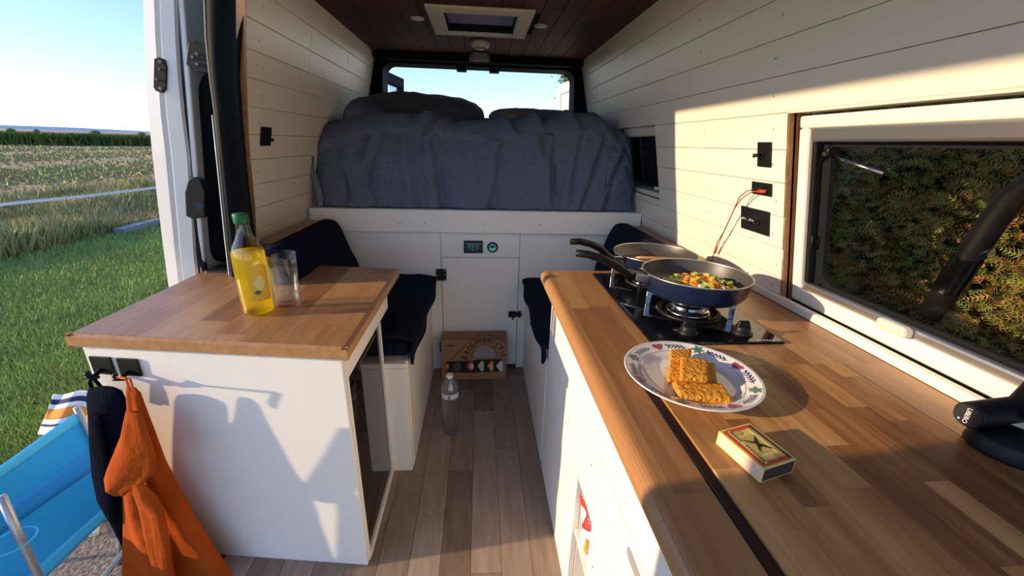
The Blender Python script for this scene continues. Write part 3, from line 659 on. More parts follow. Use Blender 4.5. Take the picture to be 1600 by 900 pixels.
def bag(u, v):
    x = .292+.018*math.sin(v*PI)*math.sin(u*PI)*-1+.012*math.sin(u*11)*v; return (x, .712+.125*u, .298+.135*v+.006*math.sin(u*9))
MB().grid(12, 12, bag).build('bag_front', 'snack_white', sb, smooth=True, solid=.003)
MB().grid(12, 3, lambda u, v: tuple(Vector(bag(u, .78+.22*v))+Vector((-.004, 0, 0)))).build('top_band', 'snack_red', sb, smooth=True, solid=.001)
MB().tube([(.275, .745, .36), (.281, .745, .36)], .022, 14).build('printed_crisp', 'print_orange', sb)
# ================================================================== HOB AND PANS
hob = thing('gas_hob', (.57, 1.09, ZK), 'black glass two-burner gas hob with four-armed supports set in the worktop', 'hob')
B('glass_top', 'black_gloss', hob, HB[0], HB[1], HB[2], HB[3], ZK-.004, ZK+.006, .003)
def burner(cx, cy, R):
    b = MB().lathe([(0, .006), (R*1.25, .006), (R*1.35, .010), (R*1.2, .013), (R, .014), (R, .026), (R*.93, .029), (R*.8, .030), (0, .030)], (cx, cy, ZK), 40).build('burner', 'steel', hob, smooth=True)
    MB().lathe([(0, .0305), (R*.72, .0305), (R*.74, .034), (R*.66, .037), (0, .038)], (cx, cy, ZK), 32).build('burner_cap', 'black_plastic', b, smooth=True)
    MB().lathe([(R*1.9, .0062), (R*1.9, .011), (R*1.75, .0135), (R*1.6, .010), (R*1.6, .0062)], (cx, cy, ZK), 40).build('burner_ring', 'black_plastic', hob, smooth=True)
    for k in range(4):
        a = PI/4+k*PI/2+.25; d = Vector((math.cos(a), math.sin(a), 0)); p = Vector((cx, cy, ZK)); q = d.cross(Vector((0, 0, 1)))*.0035
        ps = [(.115, .006), (.115, .044), (.035, .044), (.035, .040), (.100, .037), (.103, .006)]
        MB().slab([tuple(p+d*r+Vector((0, 0, z))-q) for r, z in ps], q*2).build('pan_support', 'steel' if k % 2 else 'black_plastic', hob, bevel=.001)
burner(.585, 1.01, .045); burner(.560, 1.262, .034)
for kx, ky in ((.516, .872), (.655, .868)):
    kn = MB().lathe([(0, .006), (.024, .006), (.025, .009), (.020, .012), (.0175, .024), (.0165, .026), (0, .027)], (kx, ky, ZK), 24).build('knob', 'black_plastic', hob, smooth=True)
    MB().hexa([(kx-.017, ky-.006, ZK+.024), (kx+.017, ky-.006, ZK+.024), (kx+.017, ky+.006, ZK+.024), (kx-.017, ky+.006, ZK+.024), (kx-.012, ky-.0035, ZK+.040), (kx+.012, ky-.0035, ZK+.040), (kx+.012, ky+.0035, ZK+.040), (kx-.012, ky+.0035, ZK+.040)]).build('knob_grip', 'black_plastic', kn, bevel=.002)
vs, fs = text_mb('~ ~~~', .001)
mb = MB()
for i in range(6): mb.box(.668+i*.008, .668+i*.008+.005, .826, .829, ZK+.0062, ZK+.0066)
mb.build('maker_mark', 'print_white', hob)
def pan(cx, cy, z0, R, h, ang, label, pts):
    t = thing('frying_pan', (cx, cy, z0), label, 'pan')
    MB().lathe([(0, 0), (R*.80, 0), (R*.88, .006), (R*.95, .02), (R, h-.002), (R*1.005, h)], (cx, cy, z0), 72).build('pan_body', 'pan_blue', t, smooth=True)
    MB().lathe([(R*.985, h), (R*.98, h-.003), (R*.93, .022), (R*.86, .009), (R*.78, .005), (0, .005)], (cx, cy, z0), 72).build('coating', 'pan_inner', t, smooth=True)
    MB().lathe([(R*1.012, h), (R*1.006, h+.0025), (R*.992, h+.0025), (R*.984, h), (R*.992, h-.002)], (cx, cy, z0), 72, closed=True).build('rim', 'alu', t, smooth=True)
    d = Vector((math.cos(ang), math.sin(ang), 0)); c = Vector((cx, cy, z0)); s = d.cross(Vector((0, 0, 1)))
    f = MB()
    for r0, r1, z_0, z_1, w in ((R-.004, R+.036, h*.5, h*.95, .014),):
        q = [c+d*r0+s*w+Vector((0, 0, z_0)), c+d*r0-s*w+Vector((0, 0, z_0)), c+d*r1-s*w*.7+Vector((0, 0, z_0+.012)), c+d*r1+s*w*.7+Vector((0, 0, z_0+.012)), c+d*r0+s*w+Vector((0, 0, z_1)), c+d*r0-s*w+Vector((0, 0, z_1)), c+d*r1-s*w*.7+Vector((0, 0, z_1+.004)), c+d*r1+s*w*.7+Vector((0, 0, z_1+.004))]
        f.hexa(q)
    f.build('handle_bracket', 'steel', t, bevel=.003)
    hl = MB(); P_ = [c+d*(R+r)+Vector((0, 0, z)) for r, z in pts]
    hl.tube(P_, [.008, .0115, .012, .011, .0105, .010, .0085][:len(P_)], 12)
    hl = hl.build('handle', 'black_plastic', t, smooth=True)
    e = P_[-1]; MB().tube([e-d*.002, e+d*.003], .0045, 10).build('hanging_eye', 'steel', hl)
    return t
pA = Vector((.612, 1.052, 0)); zA = ZK+.0445
hA = GZ(901, 396, zA+.12); dA = Vector((hA.x-.612, hA.y-1.052, 0)); aA = math.atan2(dA.y, dA.x); LA = dA.length-.146
pan(.612, 1.052, zA, .146, .062, aA, 'deep navy frying pan full of diced vegetables on the near burner', [(.028, .045), (.06, .062), (LA*.45, .085), (LA*.65, .105), (LA*.85, .117), (LA, .121)])
zB = ZK+.0445; hB = GZ(890, 379, zB+.10); dB = Vector((hB.x-.615, hB.y-1.348, 0)); aB = math.atan2(dB.y, dB.x); LB = dB.length-.143
pan(.620, 1.346, zB, .143, .043, aB, 'empty navy frying pan with grey coating on the far burner', [(.028, .032), (.06, .048), (LB*.45, .075), (LB*.65, .092), (LB*.85, .102), (LB, .103)])
sp = MB().tube([(.51, 1.27, zB+.046), (.60, 1.245, zB+.050), (.69, 1.225, zB+.052)], [.006, .005, .004], 8).build('wooden_spoon', 'oak_edge', None, smooth=True); tag(sp, 'thin wooden stick lying across the rim of the empty far pan', 'spoon')
# vegetables in the near pan
rv = random.Random(4); veg = {}
def proto(kind):
    mb = MB()
    if kind == 'carrot_slice': mb.lathe([(0, 0), (.0095, 0), (.0105, .002), (.0105, .005), (.0095, .007), (0, .007)], n=14); mt = 'carrot'
    elif kind == 'courgette_cube': mb.box(-.007, .007, -.0065, .0065, 0, .011); mt = 'courgette'
    elif kind == 'onion_piece': mb.box(-.006, .006, -.005, .005, 0, .008); mt = 'onion'
    elif kind == 'green_pea': mb.lathe([(0, 0), (.0035, .0008), (.0055, .0045), (.0035, .0085), (0, .0092)], n=10); mt = 'pea'
    else: mb.add([(-.014, 0, 0), (-.005, -.006, .003), (.005, -.006, .002), (.014, 0, 0), (.005, .006, .004), (-.005, .006, .003)], [(0, 1, 2, 3, 4, 5)]); mt = 'herb'
    return mb.build(kind, mt, None, smooth=kind in ('green_pea',), bevel=.0012 if kind in ('courgette_cube', 'onion_piece') else 0, solid=.002 if kind == 'herb_leaf' else 0, origin=(0, 0, 0))
LBL = {'carrot_slice': ('orange slice of carrot in the near pan', 'carrot', 'carrot slices in the pan'), 'courgette_cube': ('yellow-green courgette cube in the near pan', 'courgette', 'courgette cubes in the pan'), 'onion_piece': ('pale onion piece in the near pan', 'onion', 'onion pieces in the pan'), 'green_pea': ('round green pea in the near pan', 'pea', 'peas in the pan'), 'herb_leaf': ('dark green herb leaf in the near pan', 'leaf', 'herb leaves in the pan')}
protos = {}
def heap(x, y):
    r = math.hypot((x-.628)/1.15, y-1.045); return max(0, .036*(1-(r/.102)**2))
spots = []
for i in range(190):
    for _ in range(30):
        a, r = rv.uniform(0, 2*PI), .105*math.sqrt(rv.random()); x, y = .626+r*math.cos(a)*1.05, 1.047+r*math.sin(a)
        if math.hypot(x-.612, y-1.052) < .118 and all((x-p)**2+(y-q)**2 > .000085 for p, q in spots): break
    spots.append((x, y))
    k = rv.choices(list(LBL), [34, 30, 16, 16, 6])[0]
    if k not in protos: protos[k] = proto(k); o = protos[k]
    else: o = protos[k].copy(); COL.objects.link(o)
    z = zA+.006+heap(x, y)*rv.uniform(.85, 1.1)
    o.location = (x, y, z); tl = rv.uniform(.1, 1.2) if k == 'carrot_slice' else .35
    o.rotation_euler = (rv.uniform(-tl, tl), rv.uniform(-tl, tl), rv.uniform(0, 6.28)); o.scale = [rv.uniform(.95, 1.35)]*3
    tag(o, *LBL[k])
hp = MB().lathe([(0, .034), (.03, .031), (.06, .022), (.085, .008), (.097, .0)], (.628, 1.045, zA+.0055), 36).build('vegetable_mash', 'courgette', None, smooth=True, kind='stuff'); tag(hp, 'soft mix of cooked vegetables under the slices in the near pan', 'vegetables', kind='stuff')
# ================================================================== PLATE, FISH, MATCHES
pc = GZ(1081, 598, ZK+.012); PCX, PCY = pc.x, pc.y-.0; RP = .128; ZP = ZK+.0025
PCX, PCY = .4155, .664
pl = thing('dinner_plate', (PCX, PCY, ZP), 'white dinner plate with painted flower and leaf rim holding breaded fillets', 'plate')
pf = [(0, .004), (.078, .004), (.088, .006), (.095, .011), (.100, .0145), (.115, .0185), (.130, .0225), (.133, .0235), (.1342, .0225), (.133, .0205), (.118, .0165), (.100, .0115), (.085, .002), (.070, .0), (0, .0)]
pf = [(r*.955, z) for r, z in pf]
MB().lathe(pf, (PCX, PCY, ZP), 96).build('plate_body', 'plate', pl, smooth=True)
def rimz(r):
    for (a, za), (b, zb) in zip(pf[:8], pf[1:8]):
        if a <= r <= b: return za+(zb-za)*(r-a)/(b-a)
    return .0235
def on_rim(r, th): return (PCX+r*math.cos(th), PCY+r*math.sin(th), ZP+rimz(r)+.0005)
def motif(kind, th):
    rc = .1112; mb = MB()
    def loc(u, v): return on_rim(rc+v*1.2, th+u*1.3/rc)     # u along the rim, v outward
    def leaf(u, v, a, L_, w):
        ps = []
        for t, s_ in ((0, 0), (.3, 1), (.65, .8), (1, 0), (.65, -.8), (.3, -1)):
            x, y = t*L_, s_*w; ps.append(loc(u+x*math.cos(a)-y*math.sin(a), v+x*math.sin(a)+y*math.cos(a)))
        mb.poly(ps)
    if kind == 'heart':
        mb.poly([loc(.0095*math.sin(t)**3*1.05, .0085*(math.cos(t)-.35*math.cos(2*t)-.13*math.cos(3*t))*.95) for t in [i*2*PI/18 for i in range(18)]]); mb.build('heart_motif', 'motif_red', pl)
    elif kind == 'leafy':
        for a in (0, 1.2, 2.1, -1.2, -2.1, PI): leaf(0, 0, a, .011, .003)
        mb.build('leaf_motif', 'motif_green', pl)
    else:
        mb.poly([loc(-.016, -.0006), loc(.014, .0012), loc(.014, .002), loc(-.016, .0006)])
        for i in range(5):
            u = -.012+i*.0062
            for s_ in (1, -1): leaf(u+.0015*s_, 0, s_*.75, .0085, .0013)
        leaf(.013, .001, 0, .006, .0016); mb.build('sprig_motif', 'motif_blue', pl)
seq = ['heart', 'sprig', 'leafy', 'sprig']*4
for i, k in enumerate(seq): motif(k, -2.95+i*2*PI/16)
mb = MB()
for r in (.0965, .1235):
    n = 96
    vs = [on_rim(r, 2*PI*i/n) for i in range(n)]+[on_rim(r+.0006, 2*PI*i/n) for i in range(n)]
    mb.add(vs, [(i, (i+1) % n, n+(i+1) % n, n+i) for i in range(n)])
mb.build('rim_line', 'motif_blue', pl)
def fillet(c4, z0, h, label, seed):
    """breaded fillet from four corners on the plate"""
    c4 = [Vector(c) for c in c4]; mb = MB(); nu, nv = 34, 20
    def surf(u, v, top):
        p = c4[0].lerp(c4[1], u).lerp(c4[3].lerp(c4[2], u), v); e = min(u, 1-u)*(c4[1]-c4[0]).length; f = min(v, 1-v)*(c4[3]-c4[0]).length; r = .006
        cen = (c4[0]+c4[2])/2; k = min(1, e/r), min(1, f/r); dz = (1-(1-k[0])**2)**.5*(1-(1-k[1])**2)**.5
        nz = .0006*noise.noise(Vector((p.x*500, p.y*500, seed+top)))+.0009*noise.noise(Vector((p.x*90, p.y*90, seed)))
        z = z0+h/2+(h/2*(.35+.65*dz)+nz)*(1 if top else -1)
        q = p+(p-cen)*(-.012 if dz < .3 else 0); return (q.x+nz*.6, q.y+nz*.5, max(z, z0-.0005))
    mb.grid(nu, nv, lambda u, v: surf(u, v, 1)); n = len(mb.v); mb.grid(nu, nv, lambda u, v: surf(u, 1-v, 0))
    top = lambda i, j: j*(nu+1)+i; bot = lambda i, j: n+(nv-j)*(nu+1)+i
    for i in range(nu): mb.f.append((top(i, 0), bot(i, 0), bot(i+1, 0), top(i+1, 0))); mb.f.append((top(i+1, nv), bot(i+1, nv), bot(i, nv), top(i, nv)))
    for j in range(nv): mb.f.append((top(0, j+1), bot(0, j+1), bot(0, j), top(0, j))); mb.f.append((top(nu, j), bot(nu, j), bot(nu, j+1), top(nu, j+1)))
    o = mb.build('breaded_fillet', 'breaded', None, smooth=True); tag(o, label, 'fillet', 'breaded fillets on the plate'); return o
def cz(ps, z): return [tuple(GZ(x, y, z))[:2]+(0,) for x, y in ps]
z1 = ZP+.0045
fillet(cz([(1042, 590), (1122, 596), (1118, 566), (1046, 566)], z1+.015), z1, .016, 'breaded fillet at the bottom of the stack, long side to the far pan', 1)
fillet(cz([(1046, 568), (1078, 570), (1080, 551), (1045, 553)], z1+.016), z1+.0165, .012, 'small breaded fillet behind the topmost one, left of the stack', 2)
fillet(cz([(1063, 588), (1108, 590), (1107, 562), (1064, 554)], z1+.033), z1+.0285 if 0 else z1+.0175, .016, 'square breaded fillet lying on top of the stack', 3)
fillet(cz([(1064, 619), (1147, 626), (1128, 598), (1050, 595)], z1+.014), z1, .016, 'long breaded fillet lying alone at the front of the plate', 4)
mc = [GZ(1118, 684+9, ZK+.002), GZ(1187, 755, ZK+.002), GZ(1238, 738, ZK+.002)]; mc.append(mc[0]+mc[2]-mc[1]); cen = (mc[0]+mc[2])/2
mbx = thing('matchbox', (cen.x, cen.y, ZK+.002), 'yellow matchbox with a black swallow and red print on the worktop', 'matchbox')
e1 = mc[1]-mc[0]; e2 = mc[2]-mc[1]; HM = .024; L1, L2 = e1.length, e2.length
print('MATCH', L1, L2)
def mq(u, v, w): p = mc[0]+e1*u+e2*v; return (p.x, p.y, ZK+.0022+w)
def mslab(u0, u1, v0, v1, w0, w1): return MB().hexa([mq(u0, v0, w0), mq(u1, v0, w0), mq(u1, v1, w0), mq(u0, v1, w0), mq(u0, v0, w1), mq(u1, v0, w1), mq(u1, v1, w1), mq(u0, v1, w1)])
mslab(0, 1, 0, 1, 0, HM).build('sleeve', 'match_yellow', mbx, bevel=.0008)
mslab(.04, .96, -.003, .003, .003, HM-.003).build('striker_strip', 'match_side', mbx)
mslab(1.0, 1.004, .04, .96, .002, HM-.002).build('tray_end', 'match_dark', mbx)
for (a, b, c, d, k) in ((.05, .95, .06, .16, 'match_red'), (.05, .95, .86, .94, 'match_dark'), (.04, .12, .16, .86, 'match_red'), (.88, .96, .16, .86, 'match_red'), (.28, .72, .20, .80, 'match_green')):
    mslab(a, b, c, d, HM+.0001, HM+.0004).build('printed_band', k, mbx)
mslab(.08, .92, .175, .255, HM+.0004, HM+.0007).build('printed_ribbon', 'match_yellow', mbx)
mslab(.12, .88, .735, .80, HM+.0004, HM+.0007).build('printed_ribbon', 'match_yellow', mbx)
mb = MB()
for i in range(17):
    if i in (6, 7): continue
    u = .11+i*.046; mb.poly([mq(u, .19, HM+.001), mq(u+.026, .19, HM+.001), mq(u+.026, .24, HM+.001), mq(u, .24, HM+.001)])
mb.build('small_lettering', 'match_dark', mbx)
for cu in (.17, .83):
    MB().poly([mq(cu+.055*math.cos(a), .5+.11*math.sin(a)+(.18 if cu > .5 else -.12), HM+.0009) for a in [i*PI/8 for i in range(16)]]).build('printed_medal', 'match_green', mbx)
bird = [(.50, .50), (.62, .40), (.72, .36), (.60, .47), (.57, .55), (.66, .68), (.72, .80), (.58, .66), (.50, .57), (.42, .63), (.30, .72), (.40, .58), (.45, .50), (.40, .40), (.32, .26), (.44, .38)]
bb_ = MB()
for tri in ((0, 1, 2, 3), (0, 3, 4), (4, 5, 6, 7), (4, 7, 8, 0), (8, 9, 10, 11), (8, 11, 12, 0), (12, 13, 14, 15), (12, 15, 0)): bb_.poly([mq(*bird[i], HM+.0012) for i in tri])
bb_.build('printed_swallow', 'print_black', mbx)
# ================================================================== LAMP-LIKE BLACK DEVICE
dv = thing('worktop_tap', (.90, .475, ZK), 'matt black folding tap at the wall end of the worktop, lettered end cap', 'tap')
ec = GZ(1512, 650, ZK+.048)
MB().lathe([(0, 0), (.046, 0), (.047, .006), (.043, .026), (.040, .030), (0, .031)], (ec.x+.052, ec.y-.026, ZK), 40).build('base', 'black_plastic', dv, smooth=True)
ax = Vector((1, .12, 0)).normalized(); ctr = Vector((ec.x, ec.y, ZK+.049)); 
MB().tube([ctr-ax*.0, ctr+ax*.004, ctr+ax*.10, ctr+ax*.16], [.0185, .021, .021, .021], 36).build('spout', 'black_plastic', dv, smooth=False)
MB().tube([ctr-ax*.0015, ctr], .018, 32).build('end_cap', 'print_black', dv)
MB().tube([ctr+ax*.085+Vector((0, -.01, .0)), ctr+ax*.095+Vector((.01, -.012, .055)), ctr+ax*.12+Vector((.02, -.04, .12))], [.019, .018, .018], 24).build('neck', 'black_plastic', dv, smooth=True)
vs, fs = text_mb('UBERO', .0085)
side = ax.cross(Vector((0, 0, 1))).normalized(); vs = [tuple(ctr-ax*.0022+side*(v[1]*-1+0)*-1*1.0+Vector((0, 0, -v[0]))) for v in vs]
MB().add(vs, fs).build('lettering', 'print_white', dv)
MB().tube([ctr-ax*.0024+side*-.008+Vector((0, 0, -.010)), ctr-ax*.0015+side*-.008+Vector((0, 0, -.010))], .0011, 8).build('indicator_light', 'led_blue', dv)
# ================================================================== SWITCHES, SOCKETS, CABLE
def plate_on_wall(p0, p1, side, name, label, cat, mt='black_plastic', th=.006):
    a = wp(*p0, 0) if side > 0 else wpl(*p0); b = wp(*p1, 0) if side > 0 else wpl(*p1)
    y0, y1 = sorted((a.y, b.y)); z0, z1 = sorted((a.z, b.z)); t = thing(name, (side*WX((z0+z1)/2), (y0+y1)/2, z0), label, cat)
    mb = MB(); wbox(mb, side, y0, y1, z0, z1, -th, -.0003); mb.build('wall_plate', mt, t, bevel=.002); return t, (y0+y1)/2, (z0+z1)/2
def wpl(px, py):
    d = ray(px, py); t = (.905-.228*.35)/(-d.x+.228*d.z); return d*t+Vector((0, 0, CZ))
t, yc, zc = plate_on_wall((1186, 222), (1206, 262), 1, 'light_switch', 'tall narrow black switch plate with one toggle, highest of the three by the window', 'switch')
kb = MB().tube([(WX(zc)-.006, yc+.004, zc), (WX(zc)-.010, yc+.004, zc)], .010, 16).build('toggle_ring', 'black_plastic', t)
MB().tube([(WX(zc)-.010, yc+.004, zc), (WX(zc)-.030, yc+.010, zc-.004)], [.004, .006], 10).build('toggle', 'black_plastic', t, smooth=True)
t, yc2, zc2 = plate_on_wall((1177, 283), (1207, 308), 1, 'usb_socket', 'small black socket plate with the red and black cable plugged in', 'socket')
t3, yc3, zc3 = plate_on_wall((1160, 321), (1203, 370), 1, 'light_switch', 'square black plate with two chrome toggles below the plugged socket', 'switch')
for dy in (.018, -.018):
    MB().tube([(WX(zc3)-.006, yc3+dy, zc3), (WX(zc3)-.009, yc3+dy, zc3)], .013, 18).build('toggle_ring', 'black_gloss', t3)
    MB().tube([(WX(zc3)-.009, yc3+dy, zc3), (WX(zc3)-.032, yc3+dy+.004, zc3+.004)], [.003, .0045], 10).build('toggle', 'steel', t3, smooth=True)
t, yl, zl = plate_on_wall((407, 198), (421, 228), -1, 'light_switch', 'black switch plate on the left wall beside the door pillar', 'switch')
MB().tube([(-WX(zl)+.006, yl+.012, zl-.01), (-WX(zl)+.022, yl+.02, zl-.012)], .006, 10).build('toggle', 'black_plastic', t, smooth=True)
def wy(y, z, o): return Vector((WX(z)-o, y, z))
s0 = wp(1192, 298, -.012)
def cpath(pts): return [wp(x, y, -o) for x, y, o in pts]
cb = thing('charging_cable', wp(1180, 300, -.02), 'red and black twin cable with plugs hanging from the middle socket', 'cable')
MB().tube(cpath([(1196, 299, .014), (1184, 299, .020)]), [.0055, .0045], 10).build('red_plug', 'red_plug', cb, smooth=True); MB().tube(cpath([(1192, 295, .014), (1178, 296, .022)]), .0035, 8).build('black_plug', 'black_plastic', cb, smooth=True)
MB().tube(cpath([(1184, 299, .020), (1174, 300, .028), (1160, 309, .034), (1148, 325, .034), (1140, 343, .03), (1132, 360, .026), (1124, 378, .022), (1119, 390, .018)]), .0018, 8).build('red_wire', 'red_plug', cb, smooth=True)
MB().tube(cpath([(1178, 296, .022), (1168, 298, .030), (1156, 307, .036), (1150, 320, .036), (1141, 340, .03), (1130, 364, .028), (1121, 378, .024), (1117, 390, .02), (1113, 404, .018), (1110, 420, .014)]), .0015, 8).build('black_wire', 'wire_black', cb, smooth=True)
MB().tube(cpath([(1120, 386, .018), (1117, 395, .016)]), [.004, .0045], 10).build('red_clip', 'red_plug', cb, smooth=True)
# ================================================================== CEILING FITTINGS
ht = thing('roof_hatch', (0, 2.28, ZC-.012), 'white framed rectangular roof hatch with a dark ribbed pane in the wooden ceiling', 'hatch')
mb = MB()
def frame4(mb, x0, x1, y0, y1, a0, a1, b0, b1, z0, z1):
    o = [(x0, y0), (x1, y0), (x1, y1), (x0, y1)]; i = [(a0, b0), (a1, b0), (a1, b1), (a0, b1)]
    vs = [(x, y, z0+.006) for x, y in o]+[(x, y, z0) for x, y in i]+[(x, y, z1) for x, y in o]+[(x, y, z1) for x, y in i]
    fs = []
    for k in range(4):
        j = (k+1) % 4; fs += [(k, j, 4+j, 4+k), (8+k, 12+k, 12+j, 8+j), (4+k, 4+j, 12+j, 12+k), (k, 8+k, 8+j, j)]
    mb.add(vs, fs)
frame4(mb, -.238, .240, 2.035, 2.515, -.165, .170, 2.095, 2.46, ZC-.018, ZC-.0005); mb.build('frame', 'cream_plastic', ht, bevel=.004)
mb = MB()
for (x0, x1, y0, y1) in ((-.169, -.163, 2.092, 2.463), (.168, .174, 2.092, 2.463), (-.163, .168, 2.092, 2.098), (-.163, .168, 2.457, 2.463)): mb.box(x0, x1, y0, y1, ZC+.0, ZC+.05)
mb.build('inner_lining', 'black_plastic', ht)
B('pane', 'hatch_pane', ht, -.168, .173, 2.093, 2.462, ZC+.040, ZC+.044, 0)
mb = MB()
for i in range(24): mb.box(-.16, .165, 2.10+i*.015, 2.10+i*.015+.004, ZC+.030, ZC+.034)
mb.build('pleated_blind', 'print_grey', ht, kind='stuff')
for px, x, y, lb in ((652, -.298, 2.266, 'small round white spotlight in the ceiling left of the roof hatch'), (845, .297, 2.284, 'small round white spotlight in the ceiling right of the roof hatch')):
    t = thing('ceiling_spotlight', (x, y, ZC-.006), lb, 'lamp')
    MB().lathe([(0, 0), (.020, 0), (.026, -.001), (.032, .003), (.033, .0058), (0, .0058)], (x, y, ZC-.006), 28).build('lamp_rim', 'spot_white', t, smooth=True)
    MB().lathe([(0, -.0015), (.017, -.0012), (.018, .0), (0, .0)], (x, y, ZC-.006), 24).build('diffuser', 'cap_white', t, smooth=True)
sd = thing('smoke_detector', (0, 2.68, ZC-.04), 'round white smoke detector on the ceiling behind the roof hatch', 'detector')
MB().lathe([(0, 0), (.030, 0), (.046, .008), (.055, .022), (.056, .0395), (0, .0395)], (0, 2.68, ZC-.04), 40).build('housing', 'spot_white', sd, smooth=True)
MB().lathe([(.0335, .0), (.036, .0), (.038, .003), (.035, .003)], (0, 2.68, ZC-.041), 32, closed=True).build('slot_ring', 'print_black', sd)
ot = MB().box(-.05, .05, 2.95, 3.0, ZC-.05, ZC-.001).build('rear_lamp', 'print_grey', None, bevel=.012); tag(ot, 'small dark rounded lamp housing on the ceiling at the rear doors', 'lamp')
# ================================================================== BOX AND BOTTLE ON THE FLOOR
bx = thing('cardboard_box', (-.03, 2.16, .0), 'brown cardboard box with arched lettering on the floor against the locker door', 'box')
BX0, BX1, BY0, BY1, BH = -.224, .160, 2.105, 2.225, .262
B('carton', 'cardboard', bx, BX0, BX1, BY0, BY1, .0005, BH, .003)
def bp(px, py, e=.001):   # photo point onto the box front
    p = GY(px, py, BY0); return (p.x, BY0-e, p.z)
def line(pts, w, mt, name):
    mb = MB()
    for a, b in zip(pts, pts[1:]):
        a, b = Vector(a), Vector(b); d = (b-a).normalized(); n_ = Vector((-d.z, 0, d.x))*w/2; mb.quad(a-n_, b-n_, b+n_, a+n_)
    return mb.build(name, mt, bx)
Z = lambda a, b: (680+a/10.59, 515+b/10.59)
line([bp(*Z(225, 525)), bp(*Z(590, 185)), bp(*Z(745, 80))], .0035, 'print_brown', 'printed_line')
line([bp(*Z(865, 75)), bp(*Z(1030, 140)), bp(*Z(1100, 175)), bp(*Z(1180, 245))], .0035, 'print_brown', 'printed_line')
line([bp(*Z(600+230*(1-math.cos(a)) if 0 else 820-215*math.cos(a), 470-225*math.sin(a))) for a in [i*PI/16 for i in range(17)]], .0025, 'print_brown', 'printed_arch')
MB().poly([bp(*Z(820-185*math.cos(a), 455-180*math.sin(a)), .0008) for a in [i*PI/16 for i in range(17)]]).build('printed_picture', 'print_grey', bx)
def letter(ch, zx, zy, ang, size):
    vs, fs = text_mb(ch, size); c = Vector(bp(*Z(zx, zy), .0014)); ca, sa = math.cos(ang), math.sin(ang)
    return [(c.x+v[0]*ca-v[1]*sa, c.y, c.z+v[0]*sa+v[1]*ca) for v in vs], fs
for ch, zx, zy, an in (('B', 490, 460, 1.25), ('R', 530, 380, 1.1), ('O', 582, 305, .9), ('U', 640, 245, .7), ('W', 725, 200, .35), ('E', 820, 183, 0), ('R', 895, 190, -.2), ('I', 958, 212, -.45), ('J', 1012, 250, -.65), ("'", 1056, 262, -.75), ('T', 1078, 312, -.85), ('I', 1108, 372, -1.0), ('J', 1130, 425, -1.15)):
    vs, fs = letter(ch, zx, zy, an, .041); MB().add(vs, fs).build('printed_letter', 'print_brown', bx)
for i, (a, b) in enumerate(((160, 262), (200, 262), (240, 265), (280, 265))): MB().slab([bp(*Z(a, b-8)), bp(*Z(a+34, b-8)), bp(*Z(a+34, b+12)), bp(*Z(a, b+12))], (0, -.0002, 0)).build('small_print', 'print_brown', bx)
MB().slab([bp(*Z(170, 530)), bp(*Z(600, 515)), bp(*Z(760, 490)), bp(*Z(1105, 485)), bp(*Z(1105, 690)), bp(*Z(600, 712)), bp(*Z(175, 705))], (0, -.0004, 0)).build('label_strip', 'print_black', bx)
def diamond(cx, w, mt, half=0):
    q = [(cx-w, 600), (cx, 510), (cx+w*.5, 535), (cx+w*.5, 665), (cx, 695)] if not half else [(cx-w, 540), (cx, 560), (cx+w*.6, 610), (cx, 670), (cx-w, 685)]
    MB().poly([bp(*Z(a, b), .0020) for a, b in q]).build('bottle_label', mt, bx)
diamond(210, 45, 'print_red', 1); diamond(590, 85, 'print_red'); diamond(770, 70, 'print_cream'); diamond(930, 70, 'print_orange'); diamond(1080, 75, 'print_white')
for cx, w, mt in ((600, 35, 'print_white'), (200, 25, 'print_orange'), (925, 25, 'print_cream')):
    MB().poly([bp(*Z(cx+w*math.cos(a), 605+w*1.3*math.sin(a)), .0026) for a in [i*PI/8 for i in range(16)]]).build('bottle_label', mt, bx)
MB().lathe([(0, 0)], (0, 0, 0)) if 0 else None
for r in (55, 38, 22): line([bp(*Z(365+r*math.cos(a), 615+r*1.2*math.sin(a)), .0024) for a in [i*PI/8 for i in range(17)]], .0018, 'print_grey', 'printed_ring')
